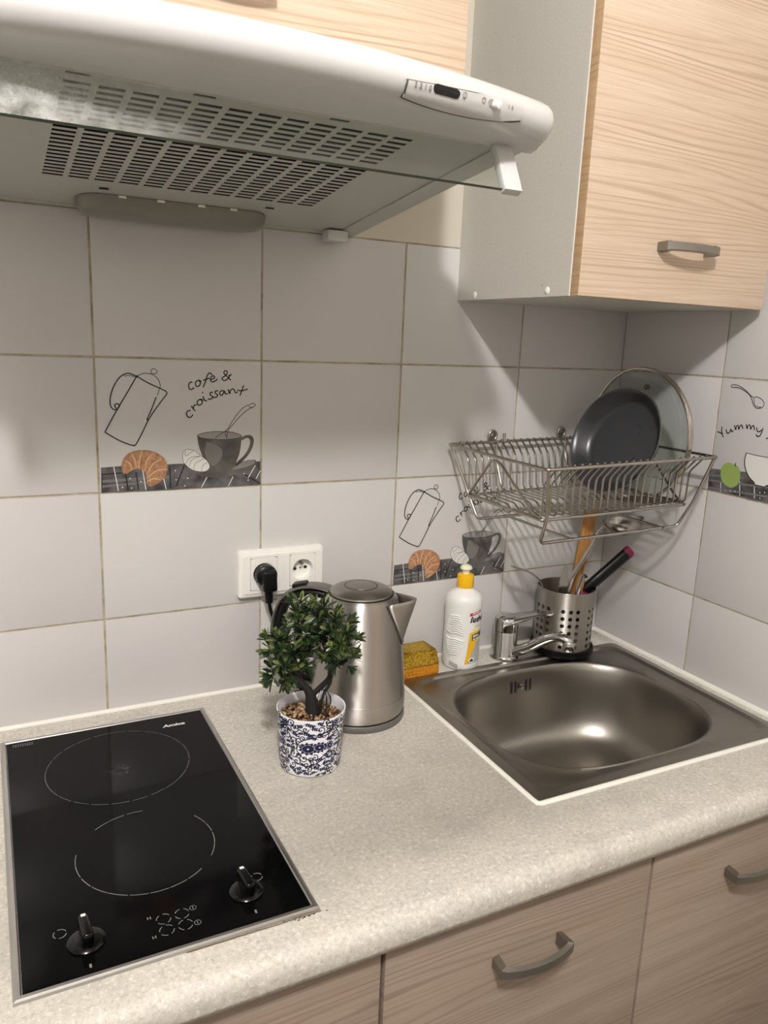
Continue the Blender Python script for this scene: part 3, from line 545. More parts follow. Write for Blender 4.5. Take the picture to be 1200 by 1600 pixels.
def arc(cx, cy, r, a, b, w=.0009, n=24):
    pts = [(cx + r * math.cos(a + (b - a) * i / n), cy + r * math.sin(a + (b - a) * i / n)) for i in range(n + 1)]; o.ribbon(pts, w, lambda u, v_: (u, v_, GZ), 0, 1)
for k in range(24):
    arc(-.768, -.175, .0955, 2 * PI * k / 24 + random.uniform(0, .03), 2 * PI * (k + 1) / 24 - random.uniform(0, .03), .0006, 8)
o.build('zone_ring', zone_m, glass, fix=False); o = MB()
for k in range(22):
    if k % 22 in (2, 3, 4, 8, 9, 19):
        if o.v: o.build('zone_ring', zone_m, glass, fix=False); o = MB()
        continue
    arc(-.767, -.376, .0785, 2 * PI * k / 22 + random.uniform(0, .03), 2 * PI * (k + 1) / 22 - random.uniform(0, .03), .0009, 8)
o.build('zone_ring', zone_m, glass, fix=False)
mark_m = mat('hob_print', (205, 203, 198), .4); o = MB()
vs, fs = textmesh('Amica', .0125, .0006, .15); o.add([(-.6905 + a * 1.05, -.0925 + b * .85, GZ) for a, b in vs], fs)
o.build('brand_lettering', mark_m, glass, fix=False)
o = MB(); dim = mat('hob_print_dim', (120, 120, 118), .4)
for r_ in range(2):
    for i in range(9): o.add([(-.8995 + i * .0031 + dx, -.0655 - r_ * .0045 + dy, GZ) for dx, dy in ((0, 0), (.0018, .0004), (.0018, .0026), (.0, .0022))], [(0, 1, 2, 3)])
o.build('small_print', dim, glass, fix=False)
done = lambda: o.build('zone_symbol', dim, glass, fix=False)
for cx, cy in ((-.772, -.4985), (-.753, -.4985), (-.772, -.5155), (-.753, -.5155)):
    s_ = 1 if cx < -.76 else -1; o = MB()
    for a in (0.35, 1.9, 3.5, 5.0):
        arc(cx, cy, .0072, a + s_ * .2, a + s_ * .2 + 1.0, .0008, 8)
    done()
for s_, x, y in (('H', -.7855, -.4935), ('H', -.7855, -.5225)):
    vs, fs = textmesh(s_, .0062, .0001, align='CENTER'); o = MB(); o.add([(x + a, y + b, GZ) for a, b in vs], fs); done()
for x, y in ((-.7405, -.4945), (-.7410, -.5175)):
    o = MB(); arc(x, y, .0034, 0, 2 * PI, .0006, 16); o.add([(x + a, y + b, GZ) for a, b in ((-.0004, -.002), (.0004, -.002), (.0004, .002), (-.0004, .002))], [(0, 1, 2, 3)]); done()
for x, y in ((-.8705, -.4770), (-.6640, -.4755)):
    o = MB()
    for a in range(3): arc(x, y, .0062, a * 2.094 + .3, a * 2.094 + 1.9, .0009, 8)
    done()
gloss_black = mat('knob_black', (6, 6, 6), .15, spec=.3)
for kx, ky in ((-.8475, -.4985), (-.6815, -.4935)):
    o = MB().lathe([(.0185, .0036), (.0185, .0055), (.0165, .0075), (.012, .0085), (.0, .0088)], 40, cap1=False, M=Matrix.Translation((kx, ky, 0)))
    o.box((-.0055, -.0150, .007), (.0055, .0185, .0235), .004, M=Matrix.Translation((kx, ky, 0)) @ Matrix.Rotation(.06, 4, 'Z'), seg=3)
    kn = o.build('control_knob', gloss_black, hob, True)
    MB().box((-.0022, .0130, .0233), (.0022, .0166, .0238), M=Matrix.Translation((kx, ky, 0)) @ Matrix.Rotation(.06, 4, 'Z')).build('pointer', white_pl, kn)
    o = MB(); o.ribbon([(kx, ky - .036), (kx, ky - .031)], .0022, lambda u, v_: (u, v_, GZ), 0, 1); o.build('index_mark', dim, glass, fix=False)
# browned, swollen joint at the front edge of the hob
o = MB(); random.seed(3); P = []; x = -.760
while x < -.6150:
    P.append((x, -.5497 - random.random() * .0012 * min(1, (x + .77) / .1))); x += random.uniform(.0015, .005)
o.ribbon(P, .0014, lambda u, v_: (u, v_, .0003), 0, 1)
for i in range(12): x = random.uniform(-.66, -.610); y = -.5508 - random.random() * .0035; s_ = random.uniform(.0005, .0014); o.box((x, y, -.0002), (x + s_ * 2, y + s_, random.uniform(.0004, .0010)))
o.build('burnt_joint', mat('burnt_joint', (96, 72, 50), .8), hob, kind='stuff')

# ------------------------------------------------------------------ sink
sink = thing('sink', 'square stainless steel sink with a rounded basin, sealed into the worktop', 'sink', (-.02, -.283, 0))
ocx, ocy, oa, ob = (SX0 + SX1) / 2, (SY0 + SY1) / 2, (SX1 - SX0) / 2, (SY1 - SY0) / 2
bcx, bcy, ba, bb = -.0315, -.2875, .2085, .1675
ang = sorted([2 * PI * i / 144 for i in range(144)] + [math.atan2(s1 * ob, s2 * oa) % (2 * PI) for s1 in (1, -1) for s2 in (1, -1)])
def sring(cx, cy, a, b, n, z):
    out = []
    for t in ang:
        c_, s_ = math.cos(t), math.sin(t); r = (abs(c_ / a) ** n + abs(s_ / b) ** n) ** (-1 / n); out.append((cx + r * c_, cy + r * s_, z))
    return out
def skewed(P):   # the sink sits a hair askew in its cut-out
    c_, s_ = math.cos(-.012), math.sin(-.012); return [(ocx + (x - ocx) * c_ - (y - ocy) * s_ * .9, ocy + (y - ocy) * c_ + (x - ocx) * s_ * .9, z) for x, y, z in P]
R = [sring(ocx, ocy, oa, ob, 70, .0006), sring(ocx, ocy, oa - .0008, ob - .0008, 60, .0030), sring(ocx, ocy, oa - .012, ob - .012, 50, .0042),
     sring(ocx, ocy, oa - .0165, ob - .0165, 26, .0058), sring(ocx, ocy, oa - .0180, ob - .0180, 18, .0056), sring(ocx, ocy, oa - .0215, ob - .0205, 14, .0016), sring(ocx + .001, ocy, oa - .025, ob - .0235, 11, .0010)]
zs = [(1.0, .0012), (.992, .0032), (.982, .0030), (.972, .0006), (.966, -.004), (.958, -.012), (.945, -.040), (.93, -.075), (.905, -.105), (.86, -.127), (.78, -.142), (.62, -.150), (.40, -.153), (.15, -.1545)]
for i, (k, z) in enumerate(zs): R.append(sring(bcx, bcy, ba * k * 1.012, bb * k * 1.012, 3.3 - .9 * min(1, i / 9), z))
o = MB(); n = len(ang); vs = [v_ for r in R for v_ in skewed(r)]
o.add(vs, [(i * n + k, i * n + (k + 1) % n, i * n + n + (k + 1) % n, i * n + n + k) for i in range(len(R) - 1) for k in range(n)])
basin = o.build('basin', sink_m, sink, 42)
o = MB().lathe([(.045, .0005), (.044, .0018), (.036, .001), (.034, -.004), (.012, -.005), (.0, -.005)], 40, cap1=False, M=Matrix.Translation((bcx, bcy, -.1545))); dr = o.build('drain', chrome, sink, True)
# overflow slots with a screw in the rear wall of the basin
zz = -.0285
for dx in (-.0285, -.0185, .0085, .0185):
    o = MB(); K = 16; yy = bcy + bb * .938 - .0030; P = [(dx * .92 + .0026 * math.cos(2 * PI * k / K), (.009 if math.sin(2 * PI * k / K) > 0 else -.009) + .0026 * math.sin(2 * PI * k / K)) for k in range(K)]
    o.prism(P, .0062, .011, lambda u, v_, h: (-.0285 + u, yy + h + v_ * .06, zz + v_)); o.build('overflow_slot', dark_in, sink)
o = MB().lathe([(.0062, 0), (.0058, .0018), (.003, .0028), (0, .003)], 20, cap1=False, M=Matrix.Translation((-.0335, bcy + bb * .938 + .0020, zz)) @ Matrix.Rotation(PI / 2, 4, 'X')); o.build('overflow_screw', chrome, sink, True)
o = MB(); fc = skewed([(SX0 - .001, SY1, .001), (SX0 - .001, SY0 - .001, .001), (SX1 + .012, SY0 - .001, .001)])
o.tube([fc[0], (Vector(fc[1]) + Vector((0, .012, 0)))[:], (Vector(fc[1]) + Vector((.001, .003, 0)))[:], (Vector(fc[1]) + Vector((.005, .0004, 0)))[:], fc[2]], .0046, 10, flat=(.6, 1)); o.build('sealant', caulk_m, sink, True)

# ------------------------------------------------------------------ mixer tap
tap = thing('mixer_tap', 'chrome single-lever mixer tap standing behind the sink', 'tap', (-.022, -.052, 0))
T = Matrix.Translation((-.022, -.052, 0))
MB().lathe([(.0285, .0003), (.0285, .002), (.0250, .0045), (.0235, .008), (.0232, .055), (.0225, .0565)], 48, M=T).build('body', chrome, tap, True)
o = MB().lathe([(.0222, .0567), (.0238, .058), (.0242, .066), (.0240, .076), (.0228, .082), (.019, .0865), (.010, .0885), (.0, .089)], 48, M=T, cap1=False)
head = o.build('lever_head', chrome, tap, True)
LD = Vector((.85, -.42, 0)).normalized(); LS = Vector((-LD.y, LD.x, 0)); o = MB(); vs = []
lv = [(.0, .0765, .023, .010), (.018, .080, .0225, .0085), (.034, .0850, .0195, .0062), (.052, .0895, .0165, .0045), (.070, .0920, .0145, .0036), (.084, .0925, .0125, .0032), (.088, .0922, .0085, .0026)]
for s_, z, w_, t_ in lv:
    for k in range(12):
        a = 2 * PI * k / 12; p_ = Vector((-.022, -.052, z)) + LD * s_ + LS * (w_ * math.cos(a)) + Vector((0, 0, t_ * math.sin(a))); vs.append(p_)
o.add(vs, [(i * 12 + k, i * 12 + (k + 1) % 12, i * 12 + 12 + (k + 1) % 12, i * 12 + 12 + k) for i in range(len(lv) - 1) for k in range(12)] + [tuple(range(12)), tuple((len(lv) - 1) * 12 + k for k in range(12))]); o.build('lever', chrome, tap, True)
P = smooth2([(-.014, -.066, .014), (.001, -.092, .030), (.016, -.118, .053), (.026, -.135, .0645), (.034, -.149, .0675), (.041, -.160, .0640), (.0425, -.1625, .058)], 5)
o = MB().tube(P, [.0115 - .0022 * min(1, i / 14) for i in range(len(P))], 16); sp_ = o.build('spout', chrome, tap, 45)
MB().lathe([(.0105, .046), (.0112, .047), (.0112, .0615), (.0100, .0635)], 24, M=Matrix.Translation((.0425, -.1625, 0))).build('aerator', chrome, sp_, True)

# ------------------------------------------------------------------ perforated utensil holder on a black tray
hc = Vector((.105, -.0705, 0)); HR = .0565; HZ0, HZ1 = .0135, .1375
hold = thing('utensil_holder', 'perforated steel utensil holder on a black tray behind the sink', 'utensil holder', (hc.x, hc.y, .004))
MB().lathe([(.056, .0062), (.062, .0070), (.0635, .013), (.0625, .0195), (.0595, .0200), (.0590, .0120), (.0, .0115)], 48, M=Matrix.Translation(hc), cap1=False).build('tray', black_pl, hold, True)
o = MB(); nc = 24; z0h, ph, RO = .0290, .0146, math.radians(-118.5 - 7.5 - 15)
zc = [HZ0 + .001, z0h - ph / 2] + [z0h + (i + .5) * ph for i in range(6)] + [HZ1 - .010, HZ1]
def hp(a, z, r=HR): return (hc.x + r * math.cos(a), hc.y + r * math.sin(a), z)
view = math.atan2(-1.14, -1.0)
for j in range(len(zc) - 1):
    for i in range(nc):
        c0, c1 = RO + 2 * PI * i / nc, RO + 2 * PI * (i + 1) / nc; za, zb_ = zc[j], zc[j + 1]; cm, zm = (c0 + c1) / 2, (za + zb_) / 2
        inhole = 1 <= j <= 6 and i % 4 in (0, 1, 2)
        dd = (c1 - c0) / 4; dz_ = (zb_ - za) / 4; q = [(c0 + dd * k, za) for k in range(4)] + [(c1, za + dz_ * k) for k in range(4)] + [(c1 - dd * k, zb_) for k in range(4)] + [(c0, zb_ - dz_ * k) for k in range(4)]
        if not inhole: o.add([hp(*p_) for p_ in q], [tuple(range(16))]); continue
        rh = .0041; ringp = []
        for (aa, zz_) in q:
            d_ = Vector(((aa - cm) * HR, zz_ - zm)).normalized(); ringp.append((cm + d_.x * rh / HR, zm + d_.y * rh))
        o.add([hp(*p_) for p_ in q] + [hp(*p_) for p_ in ringp], [(k, (k + 1) % 16, 16 + (k + 1) % 16, 16 + k) for k in range(16)])
no = len(o.v); o.add([hp(math.atan2(y - hc.y, x - hc.x), z, HR - .0009) for x, y, z in o.v], [f_[::-1] for f_ in o.f])
cup = o.build('perforated_cup', steel, hold, fix=False)
bm = bmesh.new(); bm.from_mesh(cup.data); bmesh.ops.remove_doubles(bm, verts=bm.verts[:], dist=2e-5); bm.to_mesh(cup.data); bm.free(); cup.data.shade_smooth()
cup.data.normals_split_custom_set_from_vertices([(Vector((v_.co.x - hc.x, v_.co.y - hc.y, 0)).normalized() * (1 if math.hypot(v_.co.x - hc.x, v_.co.y - hc.y) > HR - .0004 else -1))[:] for v_ in cup.data.vertices])
MB().lathe([(HR - .0012, HZ0), (0, HZ0)], 40, M=Matrix.Translation(hc), cap0=False, cap1=False).build('cup_floor', steel, hold)
MB().tube([hp(2 * PI * k / 48, HZ1, HR - .0003) for k in range(48)], .0013, 8, closed=True).build('rim', steel, hold, True)

# ------------------------------------------------------------------ utensils in the holder
bamboo = mat('bamboo', (176, 124, 62), .5); v = coords(bamboo, (60, 60, 6)); setc(bamboo, ramp(bamboo, noise(bamboo, v, 3, 4, .6), [(0.3, (142, 92, 40)), (0.55, (184, 130, 66)), (0.75, (204, 156, 90))]))
cut_m = m_steel('cutlery_steel', (188, 184, 178), .2, (1, 1, 1), .02, .06)
magenta = mat('magenta_plastic', (132, 28, 78), .4)
FZ = .0150
GRP = 'utensils in the perforated holder'
a_, b_ = Vector((.122, -.0565, FZ)), Vector((.1695, -.0500, .2890))
o = MB(); dv = (b_ - a_).normalized(); wv = Vector((.93, -.36, 0)); wv = (wv - dv * wv.dot(dv)).normalized(); tv = dv.cross(wv)
sec = [(0, .009), (.35, .0095), (.6, .0110), (.85, .0125), (1, .0135)]; vs = []
for t_, w_ in sec:
    p_ = a_.lerp(b_, t_)
    for s1, s2 in ((-1, -1), (1, -1), (1, 1), (-1, 1)): vs.append(p_ + wv * (w_ * s1) + tv * (.0028 * s2))
o.add(vs, [(i * 4 + k, i * 4 + (k + 1) % 4, i * 4 + 4 + (k + 1) % 4, i * 4 + 4 + k) for i in range(4) for k in range(4)] + [(0, 1, 2, 3), (16, 17, 18, 19)])
tag(o.build('wooden_spatula', bamboo, None, 30), 'flat bamboo spatula in the holder, reaching up to the dish rack', 'spatula', GRP)
# ladle
lad = thing('ladle', 'steel ladle in the holder with its bowl under the dish rack', 'ladle', (.078, -.095, FZ), group=GRP)
P = smooth2([(.078, -.099, FZ + .006), (.090, -.096, .150), (.125, -.088, .195), (.150, -.083, .226), (.163, -.080, .2445), (.172, -.084, .2590)], 5)
MB().tube(P, [.0058 if i < 18 else .0045 for i in range(len(P))], 10, flat=(.45, 1)).build('handle', cut_m, lad, True)
Lc = Vector((.2110, -.0960, .2720)); o = MB(); LM = Matrix.Translation(Lc) @ rot_to((-.15, .12, .97))
pr_ = [(.0400 * math.cos(t), -.0400 * math.sin(t) * .8) for t in [PI / 2 * i / 10 for i in range(11)]]
pr2 = [(.0388 * math.cos(t), -.0388 * math.sin(t) * .8) for t in [PI / 2 * i / 10 for i in range(11)]][::-1]
o.lathe(pr_[::-1] + pr2[::-1], 40, M=LM, cap0=False, cap1=False); o.build('bowl', cut_m, lad, True)
# spoon leaning left
P = smooth2([(.088, -.062, FZ + .004), (.064, -.066, .10), (.0475, -.0680, .141), (.033, -.069, .160), (.010, -.071, .176), (-.012, -.0725, .1845), (-.037, -.0745, .1935)], 5)
o = MB().tube(P, [.0028 + .0030 * max(0, i / len(P) - .35) for i in range(len(P) - 1)] + [.003], 10, flat=(.5, 1.2))
tag(o.build('spoon', cut_m, None, True), 'steel spoon handle leaning out of the holder towards the bottle', 'spoon', GRP)
# two black-handled utensils with magenta ends
def black_handle(a, b, r, label, cap):
    a, b = Vector(a), Vector(b); t = thing('kitchen_knife', label, 'knife', a, group=GRP); o = MB()
    P = [a.lerp(b, k) for k in (0.0, .02, .5, .94, .985, 1.0)]
    o.tube(P, [r * .7, r, r * 1.05, r * 1.1, r * 1.05, r * .8], 12, flat=(1.15, .8)); o.build('handle', black_pl, t, 50)
    d_ = (b - a).normalized(); o = MB(); o.tube([b - d_ * .010, b - d_ * .0005, b + d_ * .0026, b + d_ * .0034], [r * 1.13, r * 1.13, r * .95, r * .3], 12, flat=(1.15, .8)); o.build('end_cap', magenta, t, 50, label='magenta end cap')
    return t
black_handle((.120, -.0880, .120), (.2260, -.1080, .2090), .0102, 'black knife handle with a magenta end, leaning right out of the holder', 1)
t = black_handle((.1205, -.0940, .060), (.1270, -.0960, .1290), .0075, 'short black handle with a magenta end, just showing over the holder rim', 1)
o = MB(); a_, b_ = Vector((.112, -.079, FZ + .002)), Vector((.1235, -.094, .1620)); o.tube([a_, a_.lerp(b_, .6), a_.lerp(b_, .92), b_], [.0055, .0065, .007, .0035], 10, flat=(.6, 1))
tag(o.build('wooden_spoon', bamboo, None, True), 'short wooden handle in the holder below the black knife handle', 'spoon', GRP)
o = MB(); a_, b_ = Vector((.075, -.089, FZ + .002)), Vector((.0805, -.0915, .1925)); wv = Vector((.9, -.43, 0))
vs = []
for t_, w_ in ((0, .0085), (.80, .0085), (.93, .0052), (1, .0004)):
    for s1, s2 in ((-1, -1), (1, -1), (1, 1), (-1, 1)): vs.append(a_.lerp(b_, t_) + wv * (w_ * s1) + Vector((.43, .9, 0)) * (.0007 * s2))
o.add(vs, [(i * 4 + k, i * 4 + (k + 1) % 4, i * 4 + 4 + (k + 1) % 4, i * 4 + 4 + k) for i in range(3) for k in range(4)] + [(0, 1, 2, 3), (12, 13, 14, 15)])
tag(o.build('paring_knife', cut_m, None), 'pointed steel blade standing tip up in the holder', 'knife', GRP)
P = smooth2([(.083, -.104, FZ + .006), (.1000, -.105, .125), (.114, -.099, .157), (.1215, -.096, .1665), (.1275, -.0955, .1600)], 5); o = MB().tube(P, .0046, 8, flat=(.45, 1.3))
tag(o.build('tongs', cut_m, None, True), 'bent steel utensil in the holder beside the ladle handle', 'utensil', GRP)

# ------------------------------------------------------------------ washing-up liquid
bt = thing('detergent_bottle', 'white washing-up liquid bottle with a yellow cap beside the sink', 'bottle', (-.1225, -.0495, 0))
BT = Matrix.Translation((-.1225, -.0495, 0)); bw = mat('bottle_white', (236, 236, 230), .3, Subsurface_Weight=0.0)
BR = .0350
bprof = [(.0285, .0004), (.0325, .002), (.0345, .006), (.0350, .014), (.0348, .05), (.0344, .08), (.0346, .115), (.0351, .125), (.0349, .132), (.0330, .1405), (.0265, .1475), (.0165, .1525), (.0132, .1555)]
body = MB().lathe(bprof, 56, M=BT).build('body', bw, bt, True)
MB().lathe([(.0128, .1556), (.0150, .1560), (.0156, .1575), (.0158, .176), (.0150, .1795), (.0125, .1810), (.0075, .1815)], 40, M=BT).build('cap', mat('yellow_cap', (242, 186, 10), .35), bt, True, label='yellow screw cap')
MB().lathe([(.0068, .1812), (.0066, .1880), (.0070, .1892), (.0112, .1905), (.0114, .1925), (.0095, .1960), (.0055, .1985), (.0, .1992)], 32, M=BT, cap1=False).build('push_top', mat('cap_cream', (232, 230, 196), .35), bt, True)
def brad(z):
    for i in range(len(bprof) - 1):
        if bprof[i][1] <= z <= bprof[i + 1][1]:
            t_ = (z - bprof[i][1]) / (bprof[i + 1][1] - bprof[i][1]); return bprof[i][0] + (bprof[i + 1][0] - bprof[i][0]) * t_
    return BR
def onb(th0, lay=0):
    def f(u, z):   # u in metres along the skin from angle th0
        th = th0 + u / BR; r = brad(z) + .0003 + lay * .00006; return (-.1225 + r * math.cos(th), -.0495 + r * math.sin(th), z)
    return f
VW = math.atan2(-1.163, -.781)                       # towards the room
def patch(o, poly, th0, lay, mi):                    # polygons are cut fine so that they follow the curve
    us = [p_[0] for p_ in poly]; n_ = 16
    bm = bmesh.new(); vs = [bm.verts.new((p_[0], p_[1], 0)) for p_ in poly]; bm.faces.new(vs)
    for k in range(1, n_):
        x = min(us) + (max(us) - min(us)) * k / n_; bmesh.ops.bisect_plane(bm, geom=bm.verts[:] + bm.edges[:] + bm.faces[:], plane_co=(x, 0, 0), plane_no=(1, 0, 0))
    bmesh.ops.triangulate(bm, faces=bm.faces[:]); bm.verts.index_update(); f = onb(th0, lay)
    o.add([f(v_.co.x, v_.co.y) for v_ in bm.verts], [[v_.index for v_ in fc_.verts] for fc_ in bm.faces], mi); bm.free()
lab = [mat('label_' + n_, c_, .35) for n_, c_ in (('black', (22, 22, 24)), ('red', (186, 28, 44)), ('yellow', (236, 184, 40)), ('grey', (176, 178, 178)), ('green', (14, 62, 52)), ('white', (236, 236, 232)), ('cream', (236, 224, 170)))]
o = MB(); t0 = VW + .36
patch(o, [(-.0005, .1085), (.026, .1125), (.028, .1185), (.001, .1140)], t0, 1, 1)
vs, fs = textmesh('ludwik', .0165, .00085, .22, space=1.12); o.add([onb(t0, 2)(.0018 + a * .92, .0965 + b * .95) for a, b in vs], fs, 0)
for k in range(8): patch(o, [(.006 + k * .0022, .1115 + k * .0003), (.0076 + k * .0022, .1117 + k * .0003), (.0076 + k * .0022, .1143 + k * .0003), (.006 + k * .0022, .1141 + k * .0003)], t0, 2, 5)
patch(o, [(.0055, .0775), (.0125, .0900), (.016, .0910), (.020, .0790)], t0, 1, 6)
for k in range(5): patch(o, [(.0135 + k * .0026, .0868), (.0152 + k * .0026, .0869), (.0152 + k * .0026, .0890), (.0135 + k * .0026, .0889)], t0, 2, 3)
patch(o, [(.0025, .0755), (.030, .0785), (.030, .0620), (.018, .0560), (.0110, .0380), (.0015, .0140), (-.0048, .0130), (-.0015, .0360)], t0, 1, 2)
patch(o, [(.030, .0600), (.018, .0560), (.0110, .0380), (.0000, .0140), (.030, .0165)], t0, 1.5, 3)
patch(o, [(.0075, .0595), (.034, .0640), (.034, .0755), (.0075, .0715)], t0, 2, 4)
for s_, z_ in (('Balsam', .0665), ('do naczyn', .0608)):
    vs, fs = textmesh(s_, .0056, .0003, .15); o.add([onb(t0, 3)(.0095 + a, z_ + b + a * .12) for a, b in vs], fs, 5)
patch(o, [(.003 + .0065 + .0065 * math.cos(k * PI / 6), .0215 + .005 * math.sin(k * PI / 6)) for k in range(12)], t0, 2, 5)
patch(o, [(.0055, .0215), (.0095, .0245), (.0135, .0220), (.0130, .0190), (.006, .0180)], t0, 3, 4)
for i in range(3):
    for k in range(8): patch(o, [(k * .0022, .0150 - i * .0030 - k * .0006), (k * .0022 + .0015, .0147 - i * .0030 - k * .0006), (k * .0022 + .0015, .0164 - i * .0030 - k * .0006), (k * .0022, .0167 - i * .0030 - k * .0006)], VW - .62, 1, 0)
o.build('label', lab, body, fix=False)
o = MB()
for i in range(19):
    if i in (8, 9): continue
    z = .032 + i * .0042; w_ = .0190 * math.sqrt(max(.05, 1 - ((z - .070) / .043) ** 2)); P = []
    for k in range(17):
        u = -w_ + 2 * w_ * k / 16; P.append(Vector(onb(VW - .42, 4)(u, z + .0012 * math.sin(u * 260 + .6) - u * .05)))
    o.tube(P, .0017, 8)
o.build('grip_waves', bw, body, True)

# ------------------------------------------------------------------ scouring sponge
sg = thing('sponge', 'gold scouring sponge lying between the kettle and the bottle', 'sponge', (-.232, -.046, 0))
gold = mat('scourer_gold', (172, 136, 18), .38, 0.45); v = coords(gold); setc(gold, ramp(gold, noise(gold, v, 520, 3, .7), [(0.35, (104, 76, 6)), (0.5, (196, 152, 18)), (0.66, (246, 216, 96))])); bump(gold, noise(gold, v, 520, 3, .7), 1.0, .003)
foam = mat('sponge_foam', (206, 138, 14), .8); v = coords(foam); setc(foam, ramp(foam, noise(foam, v, 300, 3, .6), [(0.35, (150, 92, 6)), (0.55, (204, 136, 14))])); bump(foam, noise(foam, v, 300, 3, .6), .8, .002)
SM = Matrix.Translation((-.232, -.046, .0002)) @ Matrix.Rotation(.03, 4, 'Z')
def spongepart(z0, z1, m, name, tp, amp):
    bm = bmesh.new(); bmesh.ops.create_cube(bm, size=1); bmesh.ops.bevel(bm, geom=bm.edges[:], offset=.09, segments=3, profile=.6, affect='EDGES'); bmesh.ops.subdivide_edges(bm, edges=bm.edges[:], cuts=5, use_grid_fill=True); bmesh.ops.triangulate(bm, faces=bm.faces[:]); random.seed(9)
    for v_ in bm.verts:
        h = v_.co.z + .5; v_.co = Vector((v_.co.x * (.098 - tp * h), v_.co.y * (.056 - tp * h), z0 + (z1 - z0) * h)); v_.co += Vector((random.uniform(-1, 1), random.uniform(-1, 1), random.uniform(0, 1) * (1 if v_.co.z > z0 + .001 else 0))) * amp
    MB().bm(bm, 0, SM).build(name, m, sg, 'all')
spongepart(.0, .019, foam, 'foam_layer', 0, .0003); spongepart(.0192, .047, gold, 'scouring_layer', .012, .0011)

# ------------------------------------------------------------------ kettle
kc = Vector((-.388, -.150, 0)); KT = Matrix.Translation(kc)
ket = thing('electric_kettle', 'brushed steel electric kettle behind the potted plant', 'kettle', kc)
kst = aniso(m_steel('kettle_steel', (190, 185, 178), .42, (1, 1, 12), .03, .05))
MB().lathe([(.0770, .0003), (.0782, .003), (.0782, .0085), (.0765, .0110), (.0700, .0118)], 72, M=KT).build('power_base', mat('kettle_grey', (92, 90, 86), .4), ket, True)
kprof = [(.0715, .0120), (.0748, .0125), (.0762, .0160), (.0768, .0180), (.0775, .0200), (.0778, .030), (.0775, .0420), (.0768, .0424), (.0766, .0440), (.0752, .075), (.0727, .105), (.0695, .135), (.0662, .160), (.0634, .180), (.0612, .1930), (.0592, .2010), (.0560, .2050), (.0520, .2066)]
MB().lathe(kprof, 96, M=KT).build('body', kst, ket, 30)
MB().lathe([(.0500, .2064), (.0508, .2075), (.0500, .2098), (.0450, .2135), (.0350, .2172), (.0268, .2182), (.0262, .2176), (.0252, .2178), (.0246, .2186), (.0160, .2198), (.0, .2203)], 72, M=KT, cap1=False).build('lid', m_steel('lid_steel', (150, 146, 139), .3, (1, 1, 1), .05), ket, 22)
for r_, z_, w_ in ((.0518, .2066, .0013), (.0257, .2180, .0007), (.0742, .0120, .0016)):
    MB().tube([(kc.x + r_ * math.cos(2 * PI * k / 72), kc.y + r_ * math.sin(2 * PI * k / 72), z_) for k in range(72)], w_, 6, closed=True).build('seam', black_pl, ket, True)
SD = Vector((.80, -.60, 0)).normalized(); SN = Vector((-SD.y, SD.x, 0))
def krad(z):
    for i in range(len(kprof) - 1):
        if kprof[i][1] <= z <= kprof[i + 1][1] and kprof[i + 1][1] > kprof[i][1]:
            return kprof[i][0] + (kprof[i + 1][0] - kprof[i][0]) * (z - kprof[i][1]) / (kprof[i + 1][1] - kprof[i][1])
    return .05
# spout: V-shaped beak; rows from the bottom point up to the open mouth
o = MB(); rowsS = []; NR, NK = 12, 14
def beak(t, k, inset=0.0):
    """t 0 bottom point .. 1 mouth, k -1 .. 1 across"""
    z = .128 + t * (.2000 - .128); half = math.radians(3 + 33 * t ** .95) ; r0 = krad(min(z, .1985)) + .0008; reach = .0300 * t ** 1.15
    an = half * k; kk = 1 - abs(k) ** 1.6
    p_ = SD * (r0 * math.cos(an) + reach * kk) + SN * (r0 * math.sin(an) * (1 - .25 * t * kk)); return kc + p_ * (1 - inset / .09) + Vector((0, 0, z + .0045 * kk * t * t))
vs = [beak(i / NR, -1 + 2 * k / NK) for i in range(NR + 1) for k in range(NK + 1)]; n = NK + 1
o.add(vs, [(i * n + k, i * n + k + 1, i * n + n + k + 1, i * n + n + k) for i in range(NR) for k in range(NK)])
spo = o.build('spout', kst, ket, 50, fix=False); sm = spo.modifiers.new('solid', 'SOLIDIFY'); sm.thickness = .0012; sm.offset = -1
o = MB(); inn = [beak(.985, -1 + 2 * k / NK, .003) - Vector((0, 0, .010)) for k in range(NK + 1)]; o.add(inn, [tuple(range(NK + 1))]); o.build('spout_opening', dark_in, spo)
o = MB(); o.tube([beak(i / 10, -1) for i in range(11)], .0012, 6); o.tube([beak(i / 10, 1) for i in range(11)], .0012, 6); o.build('seam', mat('seam_dark', (70, 66, 62), .5), spo, True)
